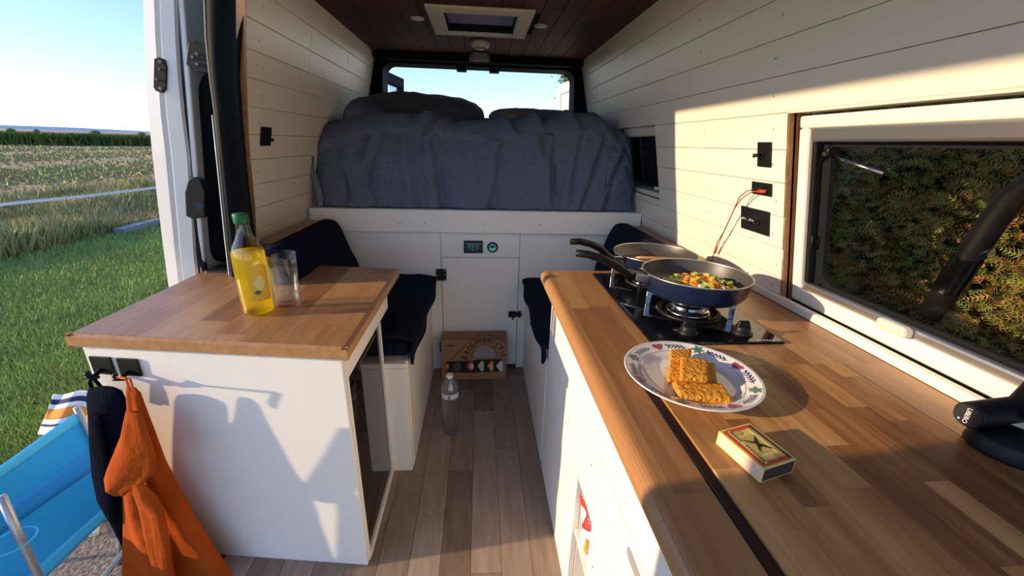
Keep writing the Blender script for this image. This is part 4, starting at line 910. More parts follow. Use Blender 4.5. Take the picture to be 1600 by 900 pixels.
def pet_bottle(x, y, z0, H, R, label):
    t = thing('water_bottle', (x, y, z0), label, 'bottle')
    pf = [(0, .006), (R*.4, .004), (R*.8, .0), (R*.97, .012), (R, .03)]
    zz = .03
    while zz < H*.58: pf += [(R*.955, zz+.006), (R, zz+.012)]; zz += .0135
    pf += [(R, H*.62), (R*.97, H*.64), (R*.97, H*.74), (R, H*.76), (R*.97, H*.80), (R*.75, H*.87), (R*.42, H*.925), (R*.32, H*.94), (R*.32, H*.965)]
    inn = [(max(0, r-.0012), z+.001) for r, z in pf[::-1]]
    MB().lathe(pf+inn, (x, y, z0), 40, fn=lambda r, z, a: r*(1+(.07*math.cos(5*a) if z < .012 else 0))).build('bottle_body', 'pet', t, smooth=True)
    MB().lathe([(0, H*.955), (R*.38, H*.955), (R*.39, H*.96), (R*.39, H*.998), (R*.36, H), (0, H)], (x, y, z0), 24).build('cap', 'cap_white', t, smooth=True)
    n = 16; a0 = -2.9; mb = MB()
    for i in range(n):
        a, b = a0+2.6*i/n, a0+2.6*(i+1)/n; mb.quad(*[(x+(R*1.01)*math.cos(q), y+R*1.01*math.sin(q), z0+w) for q, w in ((a, H*.655), (b, H*.655), (b, H*.735), (a, H*.735))])
    lb = mb.build('label', 'label_clear', t, smooth=True)
    mb = MB()
    for i in range(7):
        a = -1.75+.045*i; mb.quad(*[(x+(R*1.025)*math.cos(q), y+R*1.025*math.sin(q), z0+w) for q, w in ((a, H*.66), (a+.022, H*.66), (a+.022, H*.72), (a, H*.72))])
    mb.build('barcode', 'print_black', lb)
    MB().lathe([(0, .008), (R*.85, .006), (R*.93, .015), (R*.93, H*.63), (R*.94, H*.74), (R*.93, H*.79), (0, H*.79)], (x, y, z0), 32).build('water', 'water', t, smooth=True)
pet_bottle(-.139, 1.64, .0005, .325, .0405, 'clear plastic water bottle with white cap standing on the floor planks')
# ================================================================== SYRUP BOTTLE AND GLASS
sx, sy = -.690, 1.222
t = thing('syrup_bottle', (sx, sy, ZI), 'clear bottle of yellow drink with a green cap on the island worktop', 'bottle')
K = .95
pf = [(0, .003), (.030, 0), (.040, .004), (.0425, .014), (.0405, .028), (.0425, .042), (.0435, .10), (.0445, .165), (.0430, .195), (.036, .212), (.024, .236), (.0185, .255), (.0165, .278), (.0165, .290)]
pf = [(r*1.03, z) for r, z in pf]
MB().lathe(pf+[(max(0, r-.0016), z+.0016) for r, z in pf[::-1]], (sx, sy, ZI+.0005), 48).build('bottle_body', 'clear_glass', t, smooth=True)
MB().lathe([(0, .004), (.030, .0022), (.0400, .006), (.0422, .014), (.0402, .028), (.0422, .042), (.0432, .10), (.0442, .165), (.0430, .193), (.041, .198), (0, .198)], (sx, sy, ZI+.0005), 48).build('yellow_drink', 'syrup', t, smooth=True)
MB().lathe([(0, .280), (.0195, .280), (.0200, .283), (.0205, .306), (.0195, .3085), (0, .3095)], (sx, sy, ZI), 48, fn=lambda r, z, a: r*(1+.02*math.cos(24*a))).build('cap', 'cap_green', t, smooth=True)
def wrap(a0, a1, fn0, fn1, R, mt, name, n=18):
    mb = MB()
    for i in range(n):
        u, v = i/n, (i+1)/n
        mb.quad(*[(sx+R*math.cos(a0+(a1-a0)*q), sy+R*math.sin(a0+(a1-a0)*q), ZI+z) for q, z in ((u, fn0(u)), (v, fn0(v)), (v, fn1(v)), (u, fn1(u)))])
    return mb.build(name, mt, t, smooth=True)
lb = wrap(-1.35, -.05, lambda u: .050, lambda u: .135+.030*math.sin(u*PI*.8), .0462, 'label_yellow', 'label')
wrap(-1.10, -.35, lambda u: .105-.022*math.sin(u*PI), lambda u: .105+.026*math.sin(u*PI), .0466, 'label_pale', 'lemon_print')
wrap(-1.12, -.70, lambda u: .078-.006*math.sin(u*PI), lambda u: .078+.008*math.sin(u*PI), .0470, 'motif_green', 'leaf_print', 8)
gx, gy = -.632, 1.289
t = thing('drinking_glass', (gx, gy, ZI), 'clear tumbler of water with fluted base beside the yellow bottle', 'glass')
HG = .172
def fl(r, z, a): return r*(1+(.03*abs(math.sin(6*a)) if .01 < z < .075 and r > .02 else 0))
out = [(0, 0), (.033, 0), (.0355, .003), (.0365, .02), (.0385, .05), (.0405, .08), (.044, .12), (.0455, HG-.012), (.0465, HG)]
inn = [(.0440, HG), (.0430, .12), (.0380, .08), (.0355, .05), (.033, .020), (.028, .015), (0, .014)]
MB().lathe(out+inn, (gx, gy, ZI+.0004), 72, fn=fl).build('glass_body', 'clear_glass', t, smooth=True)
MB().lathe([(0, .0142), (.0278, .0152), (.0332, .021), (.0357, .05), (.0382, .08), (.0425, .118), (0, .118)], (gx, gy, ZI+.0004), 48).build('water', 'water', t, smooth=True)
# ================================================================== HOOKS AND CLOTHES
yF = lambda x: fy-.126*(x+.351)-.001
def hook(p0, p1, label):
    a = GY(*p0, yF(-.95)); b = GY(*p1, yF(-.95)); xc = (a.x+b.x)/2; zc = (a.z+b.z)/2; y = yF(xc)
    t = thing('coat_hook', (xc, y, zc), label, 'hook')
    f = lambda x, yy, z: (x, yy-.126*(x-xc), z)
    B('back_plate', 'black_plastic', t, xc-.030, xc+.030, y-.006, y-.0005, zc-.027, zc+.027, .001, f)
    MB().tube([(xc-.004, y-.006, zc-.012), (xc-.006, y-.030, zc-.020), (xc-.007, y-.040, zc-.012), (xc-.007, y-.044, zc+.002)], [.006, .006, .006, .007], 10).build('hook_arm', 'black_plastic', t, smooth=True)
    MB().tube([(xc-.022, y-.034, zc-.019), (xc+.010, y-.034, zc-.019)], .005, 10).build('cross_pin', 'black_plastic', t, smooth=True)
    return Vector((xc-.006, y-.03, zc-.018))
h1 = hook((133, 560), (177, 587), 'black hook on the white cabinet side, holding the navy fleece'); h2 = hook((180, 560), (224, 587), 'black hook on the white cabinet side, holding the orange jacket')
def cloth(name, rows, yc, depth, mt, parent, nfold=3, amp=.35, seed=0, nseg=56, flat=.55):
    """closed hanging garment: rows = (photo y, left px, right px) read at its distance"""
    mb = MB(); R_ = []
    for (py, l, r) in rows:
        A = GY(l, py, yc); Bq = GY(r, py, yc); R_.append((A.z, A.x, Bq.x))
    n = 0; fine = []
    for i in range(len(R_)-1):
        for k in range(6):
            t = k/6; fine.append(tuple(R_[i][j]+(R_[i+1][j]-R_[i][j])*t for j in range(3)))
    fine.append(R_[-1])
    L_ = len(fine)
    for i, (z, l, r) in enumerate(fine):
        t = i/(L_-1); cx, hw = (l+r)/2, (r-l)/2; dp = min(depth, hw*1.0)*(.6+.5*t) if i else min(depth, hw)*.5
        for k in range(nseg):
            a = 2*PI*k/nseg; ca, sa = math.cos(a), math.sin(a)
            w = 1+amp*math.sin(nfold*a+seed+t*2.2+1.3*math.sin(t*5+seed))*(.3+.7*t)+.25*amp*noise.noise(Vector((ca*3, sa*3+seed, z*11)))
            yy = -dp*flat*(sa*w) if sa > 0 else dp*.35*(-sa)
            mb.v.append((cx+hw*ca, yc+.0-.126*(cx+hw*ca+.95)+yy, z))
    for i in range(L_-1):
        for k in range(nseg): mb.f.append((i*nseg+k, (i+1)*nseg+k, (i+1)*nseg+(k+1) % nseg, i*nseg+(k+1) % nseg))
    mb.f.append(tuple(range(nseg))); mb.f.append(tuple((L_-1)*nseg+k for k in range(nseg))[::-1])
    return mb.build(name, mt, parent, smooth=True)
yc = yF(-.95)-.052
nv = thing('fleece_jacket', (h1.x, h1.y, .3), 'dark navy fleece hanging folded from the left hook on the cabinet', 'jacket')
cloth('fleece_body', [(607, 146, 176), (613, 131, 190), (625, 127, 196), (660, 129, 197), (700, 131, 197), (750, 136, 196), (800, 150, 198), (835, 168, 200), (860, 180, 202), (880, 185, 203)], yc, .045, 'fleece', nv, 3, .22, 1)
cloth('sleeve', [(650, 130, 150), (700, 131, 160), (750, 134, 168), (790, 142, 172), (815, 156, 174), (826, 163, 172)], yc-.028, .03, 'fleece', nv, 2, .2, 2)
MB().tube([h1+Vector((-.010, 0, -.075)), h1+Vector((-.012, -.004, -.02)), h1+Vector((0, -.004, .004)), h1+Vector((.012, -.004, -.03)), h1+Vector((.022, -.002, -.075))], .0045, 8).build('hanging_loop', 'fleece', nv, smooth=True)
oj = thing('orange_jacket', (h2.x, h2.y, .2), 'orange cotton jacket hanging from the right hook on the cabinet', 'jacket')
yo = yc-.012
cloth('jacket_body', [(604, 198, 214), (612, 197, 223), (640, 198, 233), (680, 190, 248), (720, 186, 262), (770, 187, 288), (820, 187, 318), (870, 184, 352), (920, 181, 384), (980, 178, 420)], yo, .075, 'orange_cloth', oj, 5, .30, 3)
cloth('hood', [(640, 200, 226), (680, 190, 240), (710, 176, 250), (735, 164, 248), (752, 158, 232), (765, 163, 205), (775, 176, 195)], yo-.060, .035, 'orange_cloth', oj, 3, .30, 6)
cloth('lapel_fold', [(745, 200, 215), (770, 208, 245), (800, 218, 262), (840, 226, 268), (880, 236, 272), (940, 245, 280)], yo-.065, .03, 'orange_cloth', oj, 2, .35, 5)
MB().tube([GY(204, 612, yo-.02), GY(196, 590, yo-.024), h2+Vector((-.004, -.010, .010)), GY(203, 592, yo-.026), GY(212, 618, yo-.02)], .0028, 8).build('hanging_cord', 'cord_orange', oj, smooth=True)
# ================================================================== SLIDING DOOR
sd_ = thing('sliding_door', (-1.15, 1.9, -.35), 'white sliding door of the van, slid back and seen edge-on at left', 'door')
mb = MB(); rowsd = [(-200, 214, 262), (-60, 221, 268), (0, 222, 270), (60, 224, 272), (120, 228, 276), (180, 231, 282), (240, 237, 290), (320, 246, 296), (400, 256, 301), (450, 263, 306), (560, 280, 322), (700, 304, 345), (850, 330, 368)]
ys, cols = 1.65, 5
n = 8
for py, l, r in rowsd:
    A = GY(l, py, 1.66); Bq = GY(r, py, 1.645); w = Bq.x-A.x
    pr = [(A.x, 2.85), (A.x, 1.665), (A.x+.008, 1.652), (A.x+w*.45, 1.645), (A.x+w*.55, 1.652), (A.x+w*.62, 1.646), (Bq.x, 1.65), (Bq.x+.004, 1.662)]
    z = (A.z+Bq.z)/2
    for x, y in pr: mb.v.append((x, y, z))
for i in range(len(rowsd)-1):
    for k in range(n-1): mb.f.append((i*n+k, i*n+k+1, (i+1)*n+k+1, (i+1)*n+k))
mb.build('door_edge', 'van_white', sd_, smooth=False, bevel=.0)
# inner face of the door with window
def DX(z): return GY(296, 300, 1.65).x-.085*(z-1.15)*-1.0 if 0 else -1.055+.145*(z-1.25)
def dbox(mb, y0, y1, z0, z1, o0, o1): return mb.hexa([(DX(z0)+o0, y0, z0), (DX(z0)+o1, y0, z0), (DX(z0)+o1, y1, z0), (DX(z0)+o0, y1, z0), (DX(z1)+o0, y0, z1), (DX(z1)+o1, y0, z1), (DX(z1)+o1, y1, z1), (DX(z1)+o0, y1, z1)])
mb = MB(); zi = [.0, .3, .6, .86, .95, 1.5, 1.8]
for (y0, y1, z0, z1) in ((1.66, 1.755, -.2, 1.85), (1.755, 2.85, 1.535, 1.85), (1.755, 2.85, -.2, .80)): dbox(mb, y0, y1, z0, z1, -.02, .0)
mb.build('inner_panel', 'van_white', sd_, bevel=.006)
mb = MB(); wn = rrect(1.70, 2.75, .82, 1.56, .09, 8)
mb.slab([(DX(z)+.003, y, z) for y, z in wn], (-.008, 0, 0)); mb.build('door_window', 'door_glass', sd_)
mb = MB(); ins = rrect(1.715, 2.735, .835, 1.545, .08, 8); nn = len(wn)
mb.add([(DX(z)+.004, y, z) for y, z in wn]+[(DX(z)+.004, y, z) for y, z in ins]+[(DX(z)+.009, y, z) for y, z in wn]+[(DX(z)+.009, y, z) for y, z in ins], sum([[(k, (k+1) % nn, nn+(k+1) % nn, nn+k), (2*nn+k, 3*nn+k, 3*nn+(k+1) % nn, 2*nn+(k+1) % nn)] for k in range(nn)], []))
mb.build('window_seal', 'rubber', sd_)
def dpt(px, py, y, dx=0): p = GY(px, py, y); return (p.x+dx, p.y, p.z)
up = MB().slab([dpt(*q, 1.638) for q in [(294, 66), (304, 64), (336, 76), (338, 116), (306, 112), (290, 100)]], (0, .006, 0)).build('upper_bracket', 'black_plastic', sd_, bevel=.002)
for q in ((300, 89), (307, 84), (307, 100)): MB().tube([dpt(*q, 1.6375), dpt(*q, 1.634)], .005, 10).build('bolt', 'screw', up)
sk = MB().slab([dpt(*q, 1.640) for q in [(240, 92), (247, 89), (257, 93), (260, 105), (259, 140), (253, 145), (243, 142), (239, 136)]], (0, .006, 0)).build('lock_striker', 'black_plastic', sd_, bevel=.002)
for q in ((249, 96), (248.5, 108), (244, 124), (250, 138)): MB().tube([dpt(*q, 1.6395), dpt(*q, 1.636)], .0055 if q[1] in (96, 138) else .0035, 10).build('bolt', 'screw', sk)
lk = MB().slab([dpt(*q, 1.635) for q in [(293, 281), (300, 277), (312, 280), (320, 300), (320, 340), (300, 342), (290, 338), (288, 300)]], (0, .03, 0)).build('door_lock', 'black_plastic', sd_, bevel=.004)
MB().tube([dpt(311, 322, 1.634), dpt(311, 322, 1.626)], .014, 14).build('lock_button', 'black_gloss', lk)
MB().tube([dpt(306, 342, 1.67), dpt(316, 400, 1.67), dpt(322, 440, 1.67)], .012, 8).build('lock_rod', 'black_plastic', lk)
MB().box(-1.10, -.97, 1.62, 1.72, .55, .83).build('roller_cover', 'black_plastic', sd_, bevel=.012)
# ================================================================== REAR DOORS
def rear_door(s, label):
    t = thing('rear_door', (s*.78, 3.6, .3), label, 'door')
    x1 = .70 if s < 0 else .735; xh = .80
    def q(y, z, o): k = (y-3.32)/.62; return (s*(xh-.228*(z-.99)*.25-(xh-x1)*k+o), y, z)
    for (y0, y1, z0, z1, nm, mt, o0, o1) in ((3.32, 3.38, .2, 1.84, 'door_post', 'van_white', 0, .05), (3.88, 3.94, .2, 1.84, 'door_post', 'van_white' if s > 0 else 'black_soft', 0, .05), (3.38, 3.88, 1.76, 1.84, 'top_rail', 'van_white' if s > 0 else 'black_soft', 0, .05), (3.38, 3.88, .2, 1.05, 'lower_panel', 'van_white', 0, .05), (3.38, 3.88, 1.05, 1.76, 'pane', 'pane_clear' if s < 0 else 'van_white', .02, .026)):
        MB().hexa([q(y0, z0, o0), q(y0, z0, o1), q(y1, z0, o1), q(y1, z0, o0), q(y0, z1, o0), q(y0, z1, o1), q(y1, z1, o1), q(y1, z1, o0)]).build(nm, mt, t, bevel=.008 if nm != 'pane' else 0)
    return t
rear_door(-1, 'opened left rear door of the van with a dark framed pane, seen past the bedding'); rear_door(1, 'opened right rear door of the van, white edge below the tree leaves')
# ================================================================== OUTSIDE
GZ0 = -.55
gr = MB().grid(20, 60, lambda u, v: (-7.4+5.3*u, -20+60*v, GZ0)).build('ground', 'lawn_soil', None, kind='structure', origin=(-5, 5, GZ0))
MB().grid(20, 60, lambda u, v: (-2.1+24*u, -20+60*v, GZ0)).build('ground', 'gravel', None, kind='structure', origin=(0, 5, GZ0))  # gravel carried on unseen behind the van, against green bounce onto the ceiling
fd = MB().grid(4, 4, lambda u, v: (-1500+1492.6*u, -1200+3000*v, GZ0)).build('ground', 'soil', None, kind='structure', origin=(-7.4, 5, GZ0))
gv = MB().grid(8, 8, lambda u, v: (-2.15+1.1*u, .3+1.7*v, GZ0+.012)).build('gravel_patch', 'gravel', None, kind='stuff', solid=.004); tag(gv, 'brown gravel patch on the ground beside the blue camping chair', 'gravel', kind='stuff')
def blades(name, mt, gen, N, label, cat, hmin, hmax, w, seed):
    rg = np.random.default_rng(seed); P0 = gen(rg, N); n = len(P0)
    h = rg.uniform(hmin, hmax, n)*P0[:, 3]; ww = w*P0[:, 3]*rg.uniform(.7, 1.3, n); a = rg.uniform(0, 2*PI, n); b = rg.uniform(0, 2*PI, n); ln = rg.uniform(.1, .7, n)
    V = np.zeros((n, 3, 3)); V[:, 0, :] = P0[:, :3]; V[:, 1, :] = P0[:, :3]; V[:, 2, :] = P0[:, :3]
    V[:, 0, 0] += np.cos(a)*ww; V[:, 0, 1] += np.sin(a)*ww; V[:, 1, 0] -= np.cos(a)*ww; V[:, 1, 1] -= np.sin(a)*ww
    V[:, 2, 0] += np.cos(b)*h*ln; V[:, 2, 1] += np.sin(b)*h*ln; V[:, 2, 2] += h
    me = bpy.data.meshes.new(name); me.from_pydata(V.reshape(-1, 3).tolist(), [], np.arange(3*n).reshape(-1, 3).tolist()); me.materials.append(M[mt])
    o = bpy.data.objects.new(name, me); COL.objects.link(o); tag(o, label, cat, kind='stuff'); return o
def wedge(rg, N, r0, r1, xmin, xmax, z, a0=2.05, a1=2.85, grow=.12):
    r = r0*(r1/r0)**rg.random(N*2); a = rg.uniform(a0, a1, N*2); x = r*np.cos(a); y = r*np.sin(a); k = (x > xmin) & (x < xmax); x, y, r = x[k][:N], y[k][:N], r[k][:N]
    return np.c_[x, y, np.full(len(x), z), 1+grow*r]
blades('grass', 'grass', lambda rg, N: (lambda Q: Q[~((Q[:, 0] > -2.25) & (Q[:, 1] < 1.95))])(wedge(rg, N, 2.0, 16, -7.6, -1.5, GZ0)), 110000, 'short green lawn grass outside the open sliding door', 'grass', .02, .045, .0035, 1)
def wv(rg, N):
    P_ = wedge(rg, N, 8, 34, -12.5, -7.2, GZ0, grow=.03); k = .5+.5*np.sin(P_[:, 1]*1.3+P_[:, 0])*np.cos(P_[:, 0]*1.7); P_[:, 3] *= (.65+.7*k); return P_
blades('weeds', 'weed', wv, 70000, 'tall dry and green weeds along the field edge behind the lawn', 'weeds', .10, .30, .018, 2)
def cr(rg, N):
    P_ = wedge(rg, N, 13, 75, -60, -12.2, GZ0, grow=.02); k = np.sin(P_[:, 0]*.55+.4*np.sin(P_[:, 1]*.2))+.6*rg.standard_normal(len(P_)); return P_[k > -.1]
blades('crop_rows', 'crop', cr, 42000, 'low green crop sprouting in the brown field outside', 'crop', .04, .12, .05, 3)
def co(rg, N):
    t = rg.random(N); x = -78+62*t**1.0+rg.uniform(0, 2, N); y = 24+0*t; d = rg.random(N)
    # a belt of corn running across the view 70 m away
    A = np.array([-95., -10.]); Bv = np.array([-25., 110.]); p = A+(Bv-A)*t[:, None]; nrm = np.array([-.864, .504]); p = p+nrm*(d*5)[:, None]
    return np.c_[p, np.full(N, GZ0), np.ones(N)]
blades('corn_belt', 'corn', co, 40000, 'dark green belt of tall corn across the far side of the field', 'corn', 1.35, 1.7, .16, 4)
A = Vector((-97, -9, 0)); Bv = Vector((-27, 111, 0)); nn_ = Vector((-.864, .504, 0))
cb_ = MB().hexa([tuple(A+Vector((0, 0, GZ0))), tuple(Bv+Vector((0, 0, GZ0))), tuple(Bv+nn_*8+Vector((0, 0, GZ0))), tuple(A+nn_*8+Vector((0, 0, GZ0))), tuple(A+Vector((0, 0, GZ0+1.35))), tuple(Bv+Vector((0, 0, GZ0+1.35))), tuple(Bv+nn_*8+Vector((0, 0, GZ0+1.35))), tuple(A+nn_*8+Vector((0, 0, GZ0+1.35)))]).build('corn_mass', 'corn', None, kind='stuff'); tag(cb_, 'dense inner mass of the corn belt behind the brown field', 'corn', kind='stuff')
def hill(D, h0, h1, seed):
    mb = MB(); n = 60
    for j, (dd, hh) in enumerate(((0, 0), (60, .5), (160, .85), (300, 1.0), (600, .6))):
        for i in range(n+1):
            a = 1.7+1.5*i/n; r = D+dd; h = (h0+(h1-h0)*i/n+10*noise.noise(Vector((i*.13, seed, 0))))*hh; mb.v.append((r*math.cos(a), r*math.sin(a), GZ0+h))
    for j in range(4):
        for i in range(n): a = j*(n+1)+i; mb.f.append((a, a+1, a+n+2, a+n+1))
    return mb
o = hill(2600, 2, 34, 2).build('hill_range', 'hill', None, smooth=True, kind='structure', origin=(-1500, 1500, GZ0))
# far scattered trees on the corn horizon
for i, (px, s_) in enumerate(((20, .9), (60, .7), (150, 1.2), (222, 1.0))):
    d = ray(px, 214); k = 170/d.length; x, y = d.x*k, d.y*k
    t = thing('distant_tree', (x, y, GZ0), ['low dark tree on the horizon at the left edge', 'second small tree on the horizon, left of the middle', 'roundest dark tree on the horizon above the corn', 'distant tree on the horizon nearest the sliding door'][i], 'tree', 'trees on the horizon')
    MB().tube([(x, y, GZ0), (x, y, GZ0+2)], .25, 6).build('trunk', 'bark', t)
    MB().lathe([(0, .8), (s_*.9, 1.2), (s_*1.1, 1.5), (s_*.7, 1.5+s_*.35), (0, 1.5+s_*.5)], (x, y, GZ0), 12, fn=lambda r, z, a: r*(1+.15*math.sin(5*a+z))).build('crown', 'corn', t, smooth=True)
# fence tape and beam
tp = thing('fence_tape', (-9, 10, GZ0), 'white fence tape stretched above the weeds at the field edge', 'fence')
mb = MB(); pts = [(-9.6, 6.5, -.10), (-9.4, 8.9, -.075), (-9.1, 10.3, -.085), (-8.75, 11.7, -.05), (-8.2, 14.5, -.04)]
for a, b in zip(pts, pts[1:]): mb.hexa([(a[0], a[1], a[2]-.03), (a[0]+.006, a[1], a[2]-.03), (b[0]+.006, b[1], b[2]-.03), (b[0], b[1], b[2]-.03), (a[0], a[1], a[2]+.03), (a[0]+.006, a[1], a[2]+.03), (b[0]+.006, b[1], b[2]+.03), (b[0], b[1], b[2]+.03)])
mb.build('tape', 'tape_white', tp)
for q in (pts[0], pts[-1]): MB().tube([(q[0]+.02, q[1], GZ0), (q[0]+.02, q[1], q[2]+.1)], .015, 8).build('post', 'tube_grey', tp)
a, b = GZ(186, 362, GZ0+.06), GZ(262, 342, GZ0+.06)
d = (b-a).normalized(); s_ = Vector((-d.y, d.x, 0))*.10
bm_ = MB().hexa([tuple(a-s_+Vector((0, 0, -.06))), tuple(b-s_+Vector((0, 0, -.06))), tuple(b+s_+Vector((0, 0, -.06))), tuple(a+s_+Vector((0, 0, -.06))), tuple(a-s_+Vector((0, 0, .06))), tuple(b-s_+Vector((0, 0, .06))), tuple(b+s_+Vector((0, 0, .06))), tuple(a+s_+Vector((0, 0, .06)))]).build('timber_beam', 'timber', None, bevel=.01); tag(bm_, 'grey weathered timber beam lying at the edge of the lawn', 'beam')
# camping chair: back panel parallel to the van
ch = thing('camping_chair', (-1.75, 1.15, GZ0), 'bright blue folding camping chair beside the open door on gravel', 'chair')
CX = lambda z, y: -1.60+.10*(z-.3)*-.8+.10*(y-1.0)*.6
def back(u, v):
    y = .62+.83*u; z = -.17+.47*v; sag = .05*math.sin(u*PI)*math.sin(v*PI); zz = z-.02*math.sin(u*PI)*v
    return (CX(z, y)-sag-.004*math.sin(u*9+v*6), y, zz)
MB().grid(30, 20, back).build('backrest', 'seat_blue', ch, smooth=True, solid=.004)
for v0, v1, nm in ((.0, .10, 'bottom_hem'), (.91, 1.0, 'top_hem')): MB().grid(30, 3, lambda u, v: tuple(Vector(back(u, v0+(v1-v0)*v))+Vector((.004, 0, 0)))).build(nm, 'seat_blue_edge', ch, smooth=True, solid=.003)
MB().grid(16, 3, lambda u, v: tuple(Vector(back(.25+.72*u, .47+.18*v))+Vector((.0035, 0, 0)))).build('mesh_panel', 'seat_blue_dark', ch, smooth=True, solid=.001)
MB().grid(14, 14, lambda u, v: (-1.63-.46*v, .68+.66*u, -.17+.03*v-.04*math.sin(u*PI)*math.sin(v*PI))).build('seat', 'seat_blue', ch, smooth=True, solid=.004)
for yy in (.62, 1.45):
    MB().tube([(CX(.3, yy), yy, .32), (CX(-.17, yy)-.0, yy, -.17), (-1.66, yy, GZ0)], .011, 10).build('leg', 'tube_grey', ch, smooth=True)
    MB().tube([(-2.1, yy, -.14), (-2.12, yy, GZ0)], .011, 10).build('leg', 'tube_grey', ch, smooth=True)
    MB().tube([(-1.55, yy, .03), (-2.1, yy, .03)], .013, 10).build('armrest', 'seat_blue_edge', ch, smooth=True)
MB().tube([GY(2, 775, 1.02), GY(30, 838, 1.00), GY(62, 905, .98), GY(62, 905, .98)+(GY(62, 905, .98)-GY(30, 838, 1.00)).normalized()*.12, Vector((GY(62, 905, .98).x+.05, .93, GZ0+.01))], .011, 12).build('front_pole', 'tube_grey', ch, smooth=True)
cpt = GY(20, 847, .99)
MB().lathe([(.050, 0), (.053, .003), (.050, .006), (.046, .003)], tuple(cpt), 28, closed=True).build('cup_ring', 'seat_blue_edge', ch, smooth=True)
MB().tube([(-1.50, .62, -.40), (-1.55, 1.45, -.38)], .010, 10).build('cross_rail', 'tube_grey', ch, smooth=True)
# striped towel over a second chair
tw = thing('striped_towel', (-1.95, 1.75, .1), 'striped orange, white and navy towel draped behind the blue chair back', 'towel')
a0, b0 = GY(76, 618, 1.62), GY(150, 612, 1.62)
def tow(u, v): 
    px = 84-24*v+ (78+10*v)*u; py = 616+62*v-4*u*(1-v)+3*math.sin(u*8); p = GY(px, py, 1.66-.06*v+.015*math.sin(u*11+v*2)); return (p.x, p.y, p.z+.006*math.sin(u*5))
for i, (v0, v1, mt) in enumerate(((0, .12, 'towel_white'), (.12, .24, 'towel_navy'), (.24, .36, 'towel_white'), (.36, .62, 'towel_orange'), (.62, .74, 'towel_white'), (.74, .80, 'towel_navy'), (.80, 1, 'towel_white'))):
    MB().grid(18, 4, lambda u, v: tow(u, v0+(v1-v0)*v)).build('stripe', mt, tw, smooth=True, solid=.006)
t2 = thing('folding_stool', (-2.05, 1.7, GZ0), 'low folding stool carrying the striped towel behind the blue chair', 'stool')
z_ = tow(.5, 1)[2]
zs = min(tow(u/8, 1)[2] for u in range(9)); tc_ = tow(.5, 1); B('stool_seat', 'tube_grey', t2, tc_[0]-.10, tc_[0]+.10, tc_[1]-.02, tc_[1]+.20, zs-.03, zs-.008, .004)
for lx, ly in [(tc_[0]+i*.09, tc_[1]+j) for i in (-1, 1) for j in (-.01, .19)]: MB().tube([(lx, ly, zs-.03), (lx, ly, GZ0)], .01, 8).build('leg', 'tube_grey', t2)
# pale sandals on the gravel
for i, (q, lb) in enumerate((([(135, 800), (158, 786), (162, 800), (155, 838), (139, 842), (133, 820)], 'cream sandal on the gravel, nearer to the chair leg'), ([(160, 778), (172, 774), (178, 800), (170, 815), (163, 795)], 'cream sandal on the gravel, closer to the van'))):
    ps = [GZ(x, y, GZ0+.03) for x, y in q]
    o = MB().slab([tuple(p) for p in ps], (0, 0, .03)).build('sandal', 'cream_plastic', None, bevel=.01); tag(o, lb, 'shoe', 'cream sandals')
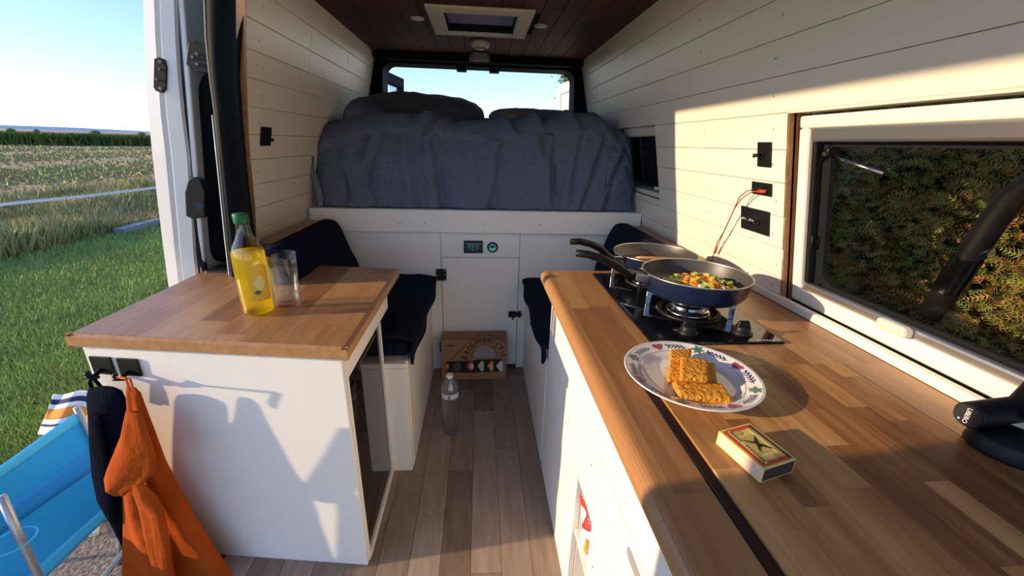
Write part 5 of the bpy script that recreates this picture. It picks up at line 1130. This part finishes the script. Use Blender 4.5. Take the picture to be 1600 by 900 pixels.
# ---- hedge beyond the right window
hd_ = thing('conifer_hedge', (1.5, .7, GZ0), 'dense green and rust-brown conifer hedge right outside the kitchen window', 'hedge')
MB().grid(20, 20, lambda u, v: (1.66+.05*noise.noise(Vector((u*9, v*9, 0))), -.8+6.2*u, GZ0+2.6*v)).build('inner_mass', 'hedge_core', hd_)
def sprays(N, mt, seed, name, x0=1.44, x1=1.64):
    rg = random.Random(seed); mb = MB()
    for i in range(N):
        y = rg.uniform(-.1, 2.6); z = rg.uniform(.55, 1.75); x = rg.uniform(x0, x1)+.03*noise.noise(Vector((y*6, z*6, 1)))
        d = Vector((-rg.uniform(.4, 1), rg.uniform(-.8, .8), rg.uniform(-.5, .9))).normalized(); L_ = rg.uniform(.035, .075); u = d.orthogonal().normalized(); u.rotate(Matrix.Rotation(rg.uniform(0, 6.28), 3, d))
        p = Vector((x, y, z))
        for k in range(5):
            c = p+d*L_*k/5; w = .012*(1-k/6)
            for sg in (1, -1):
                tip = c+u*sg*w*1.5+d*w*1.2; mb.add([c, c+d*.004, tip], [(0, 1, 2)])
        mb.add([p-u*.001, p+u*.001, p+d*L_], [(0, 1, 2)])
    return mb.build(name, mt, hd_, kind='stuff')
sprays(12000, 'hedge_green', 1, 'green_sprays'); sprays(6500, 'hedge_twig', 2, 'brown_sprays')
# black pipe standing outside the window
pp = thing('black_pipe', (1.06, .72, .9), 'thick bent black pipe with a clip outside the kitchen window', 'pipe')
pth = [GX(1450, 494, 1.075), GX(1478, 455, 1.075), GX(1515, 400, 1.075), GX(1552, 345, 1.075), GX(1585, 305, 1.075), GX(1625, 280, 1.075), GX(1690, 262, 1.075)]
MB().tube(pth, .024, 24).build('tube', 'black_plastic', pp, smooth=True)
a, b = GX(1478, 455, 1.068), GX(1512, 404, 1.068)
MB().tube([a, b], .0262, 24).build('clip', 'black_gloss', pp, smooth=False)
# ---- leaves beside the rear window
tr = thing('tree', (2.3, 8.5, GZ0), 'leafy green tree seen past the right rear door', 'tree')
lc = GY(893, 122, 8.5); MB().tube([(lc.x+.25, 8.5, GZ0), (lc.x+.22, 8.5, 2.0), (lc.x+.2, 8.5, lc.z)], [.12, .1, .04], 10).build('trunk', 'bark', tr)
rg = random.Random(5); mb = MB()
lc = GY(893, 122, 8.5)
for i in range(8000):
    p = Vector((lc.x+.12+abs(rg.gauss(0, .26))*rg.choice((1, 1, -.45)), 8.5+rg.gauss(0, .3), lc.z+rg.gauss(0, .20))); d = Vector((rg.uniform(-1, 1), rg.uniform(-1, 1), rg.uniform(-1, 1))).normalized()*.035; u = d.orthogonal().normalized()*.016
    mb.add([p-d, p+u, p+d, p-u], [(0, 1, 2, 3)])
mb.build('leaves', 'tree_leaf', tr, kind='stuff')
# ---- cab area behind the camera
for o in bpy.data.objects:
    if '_o' in o: del o['_o']
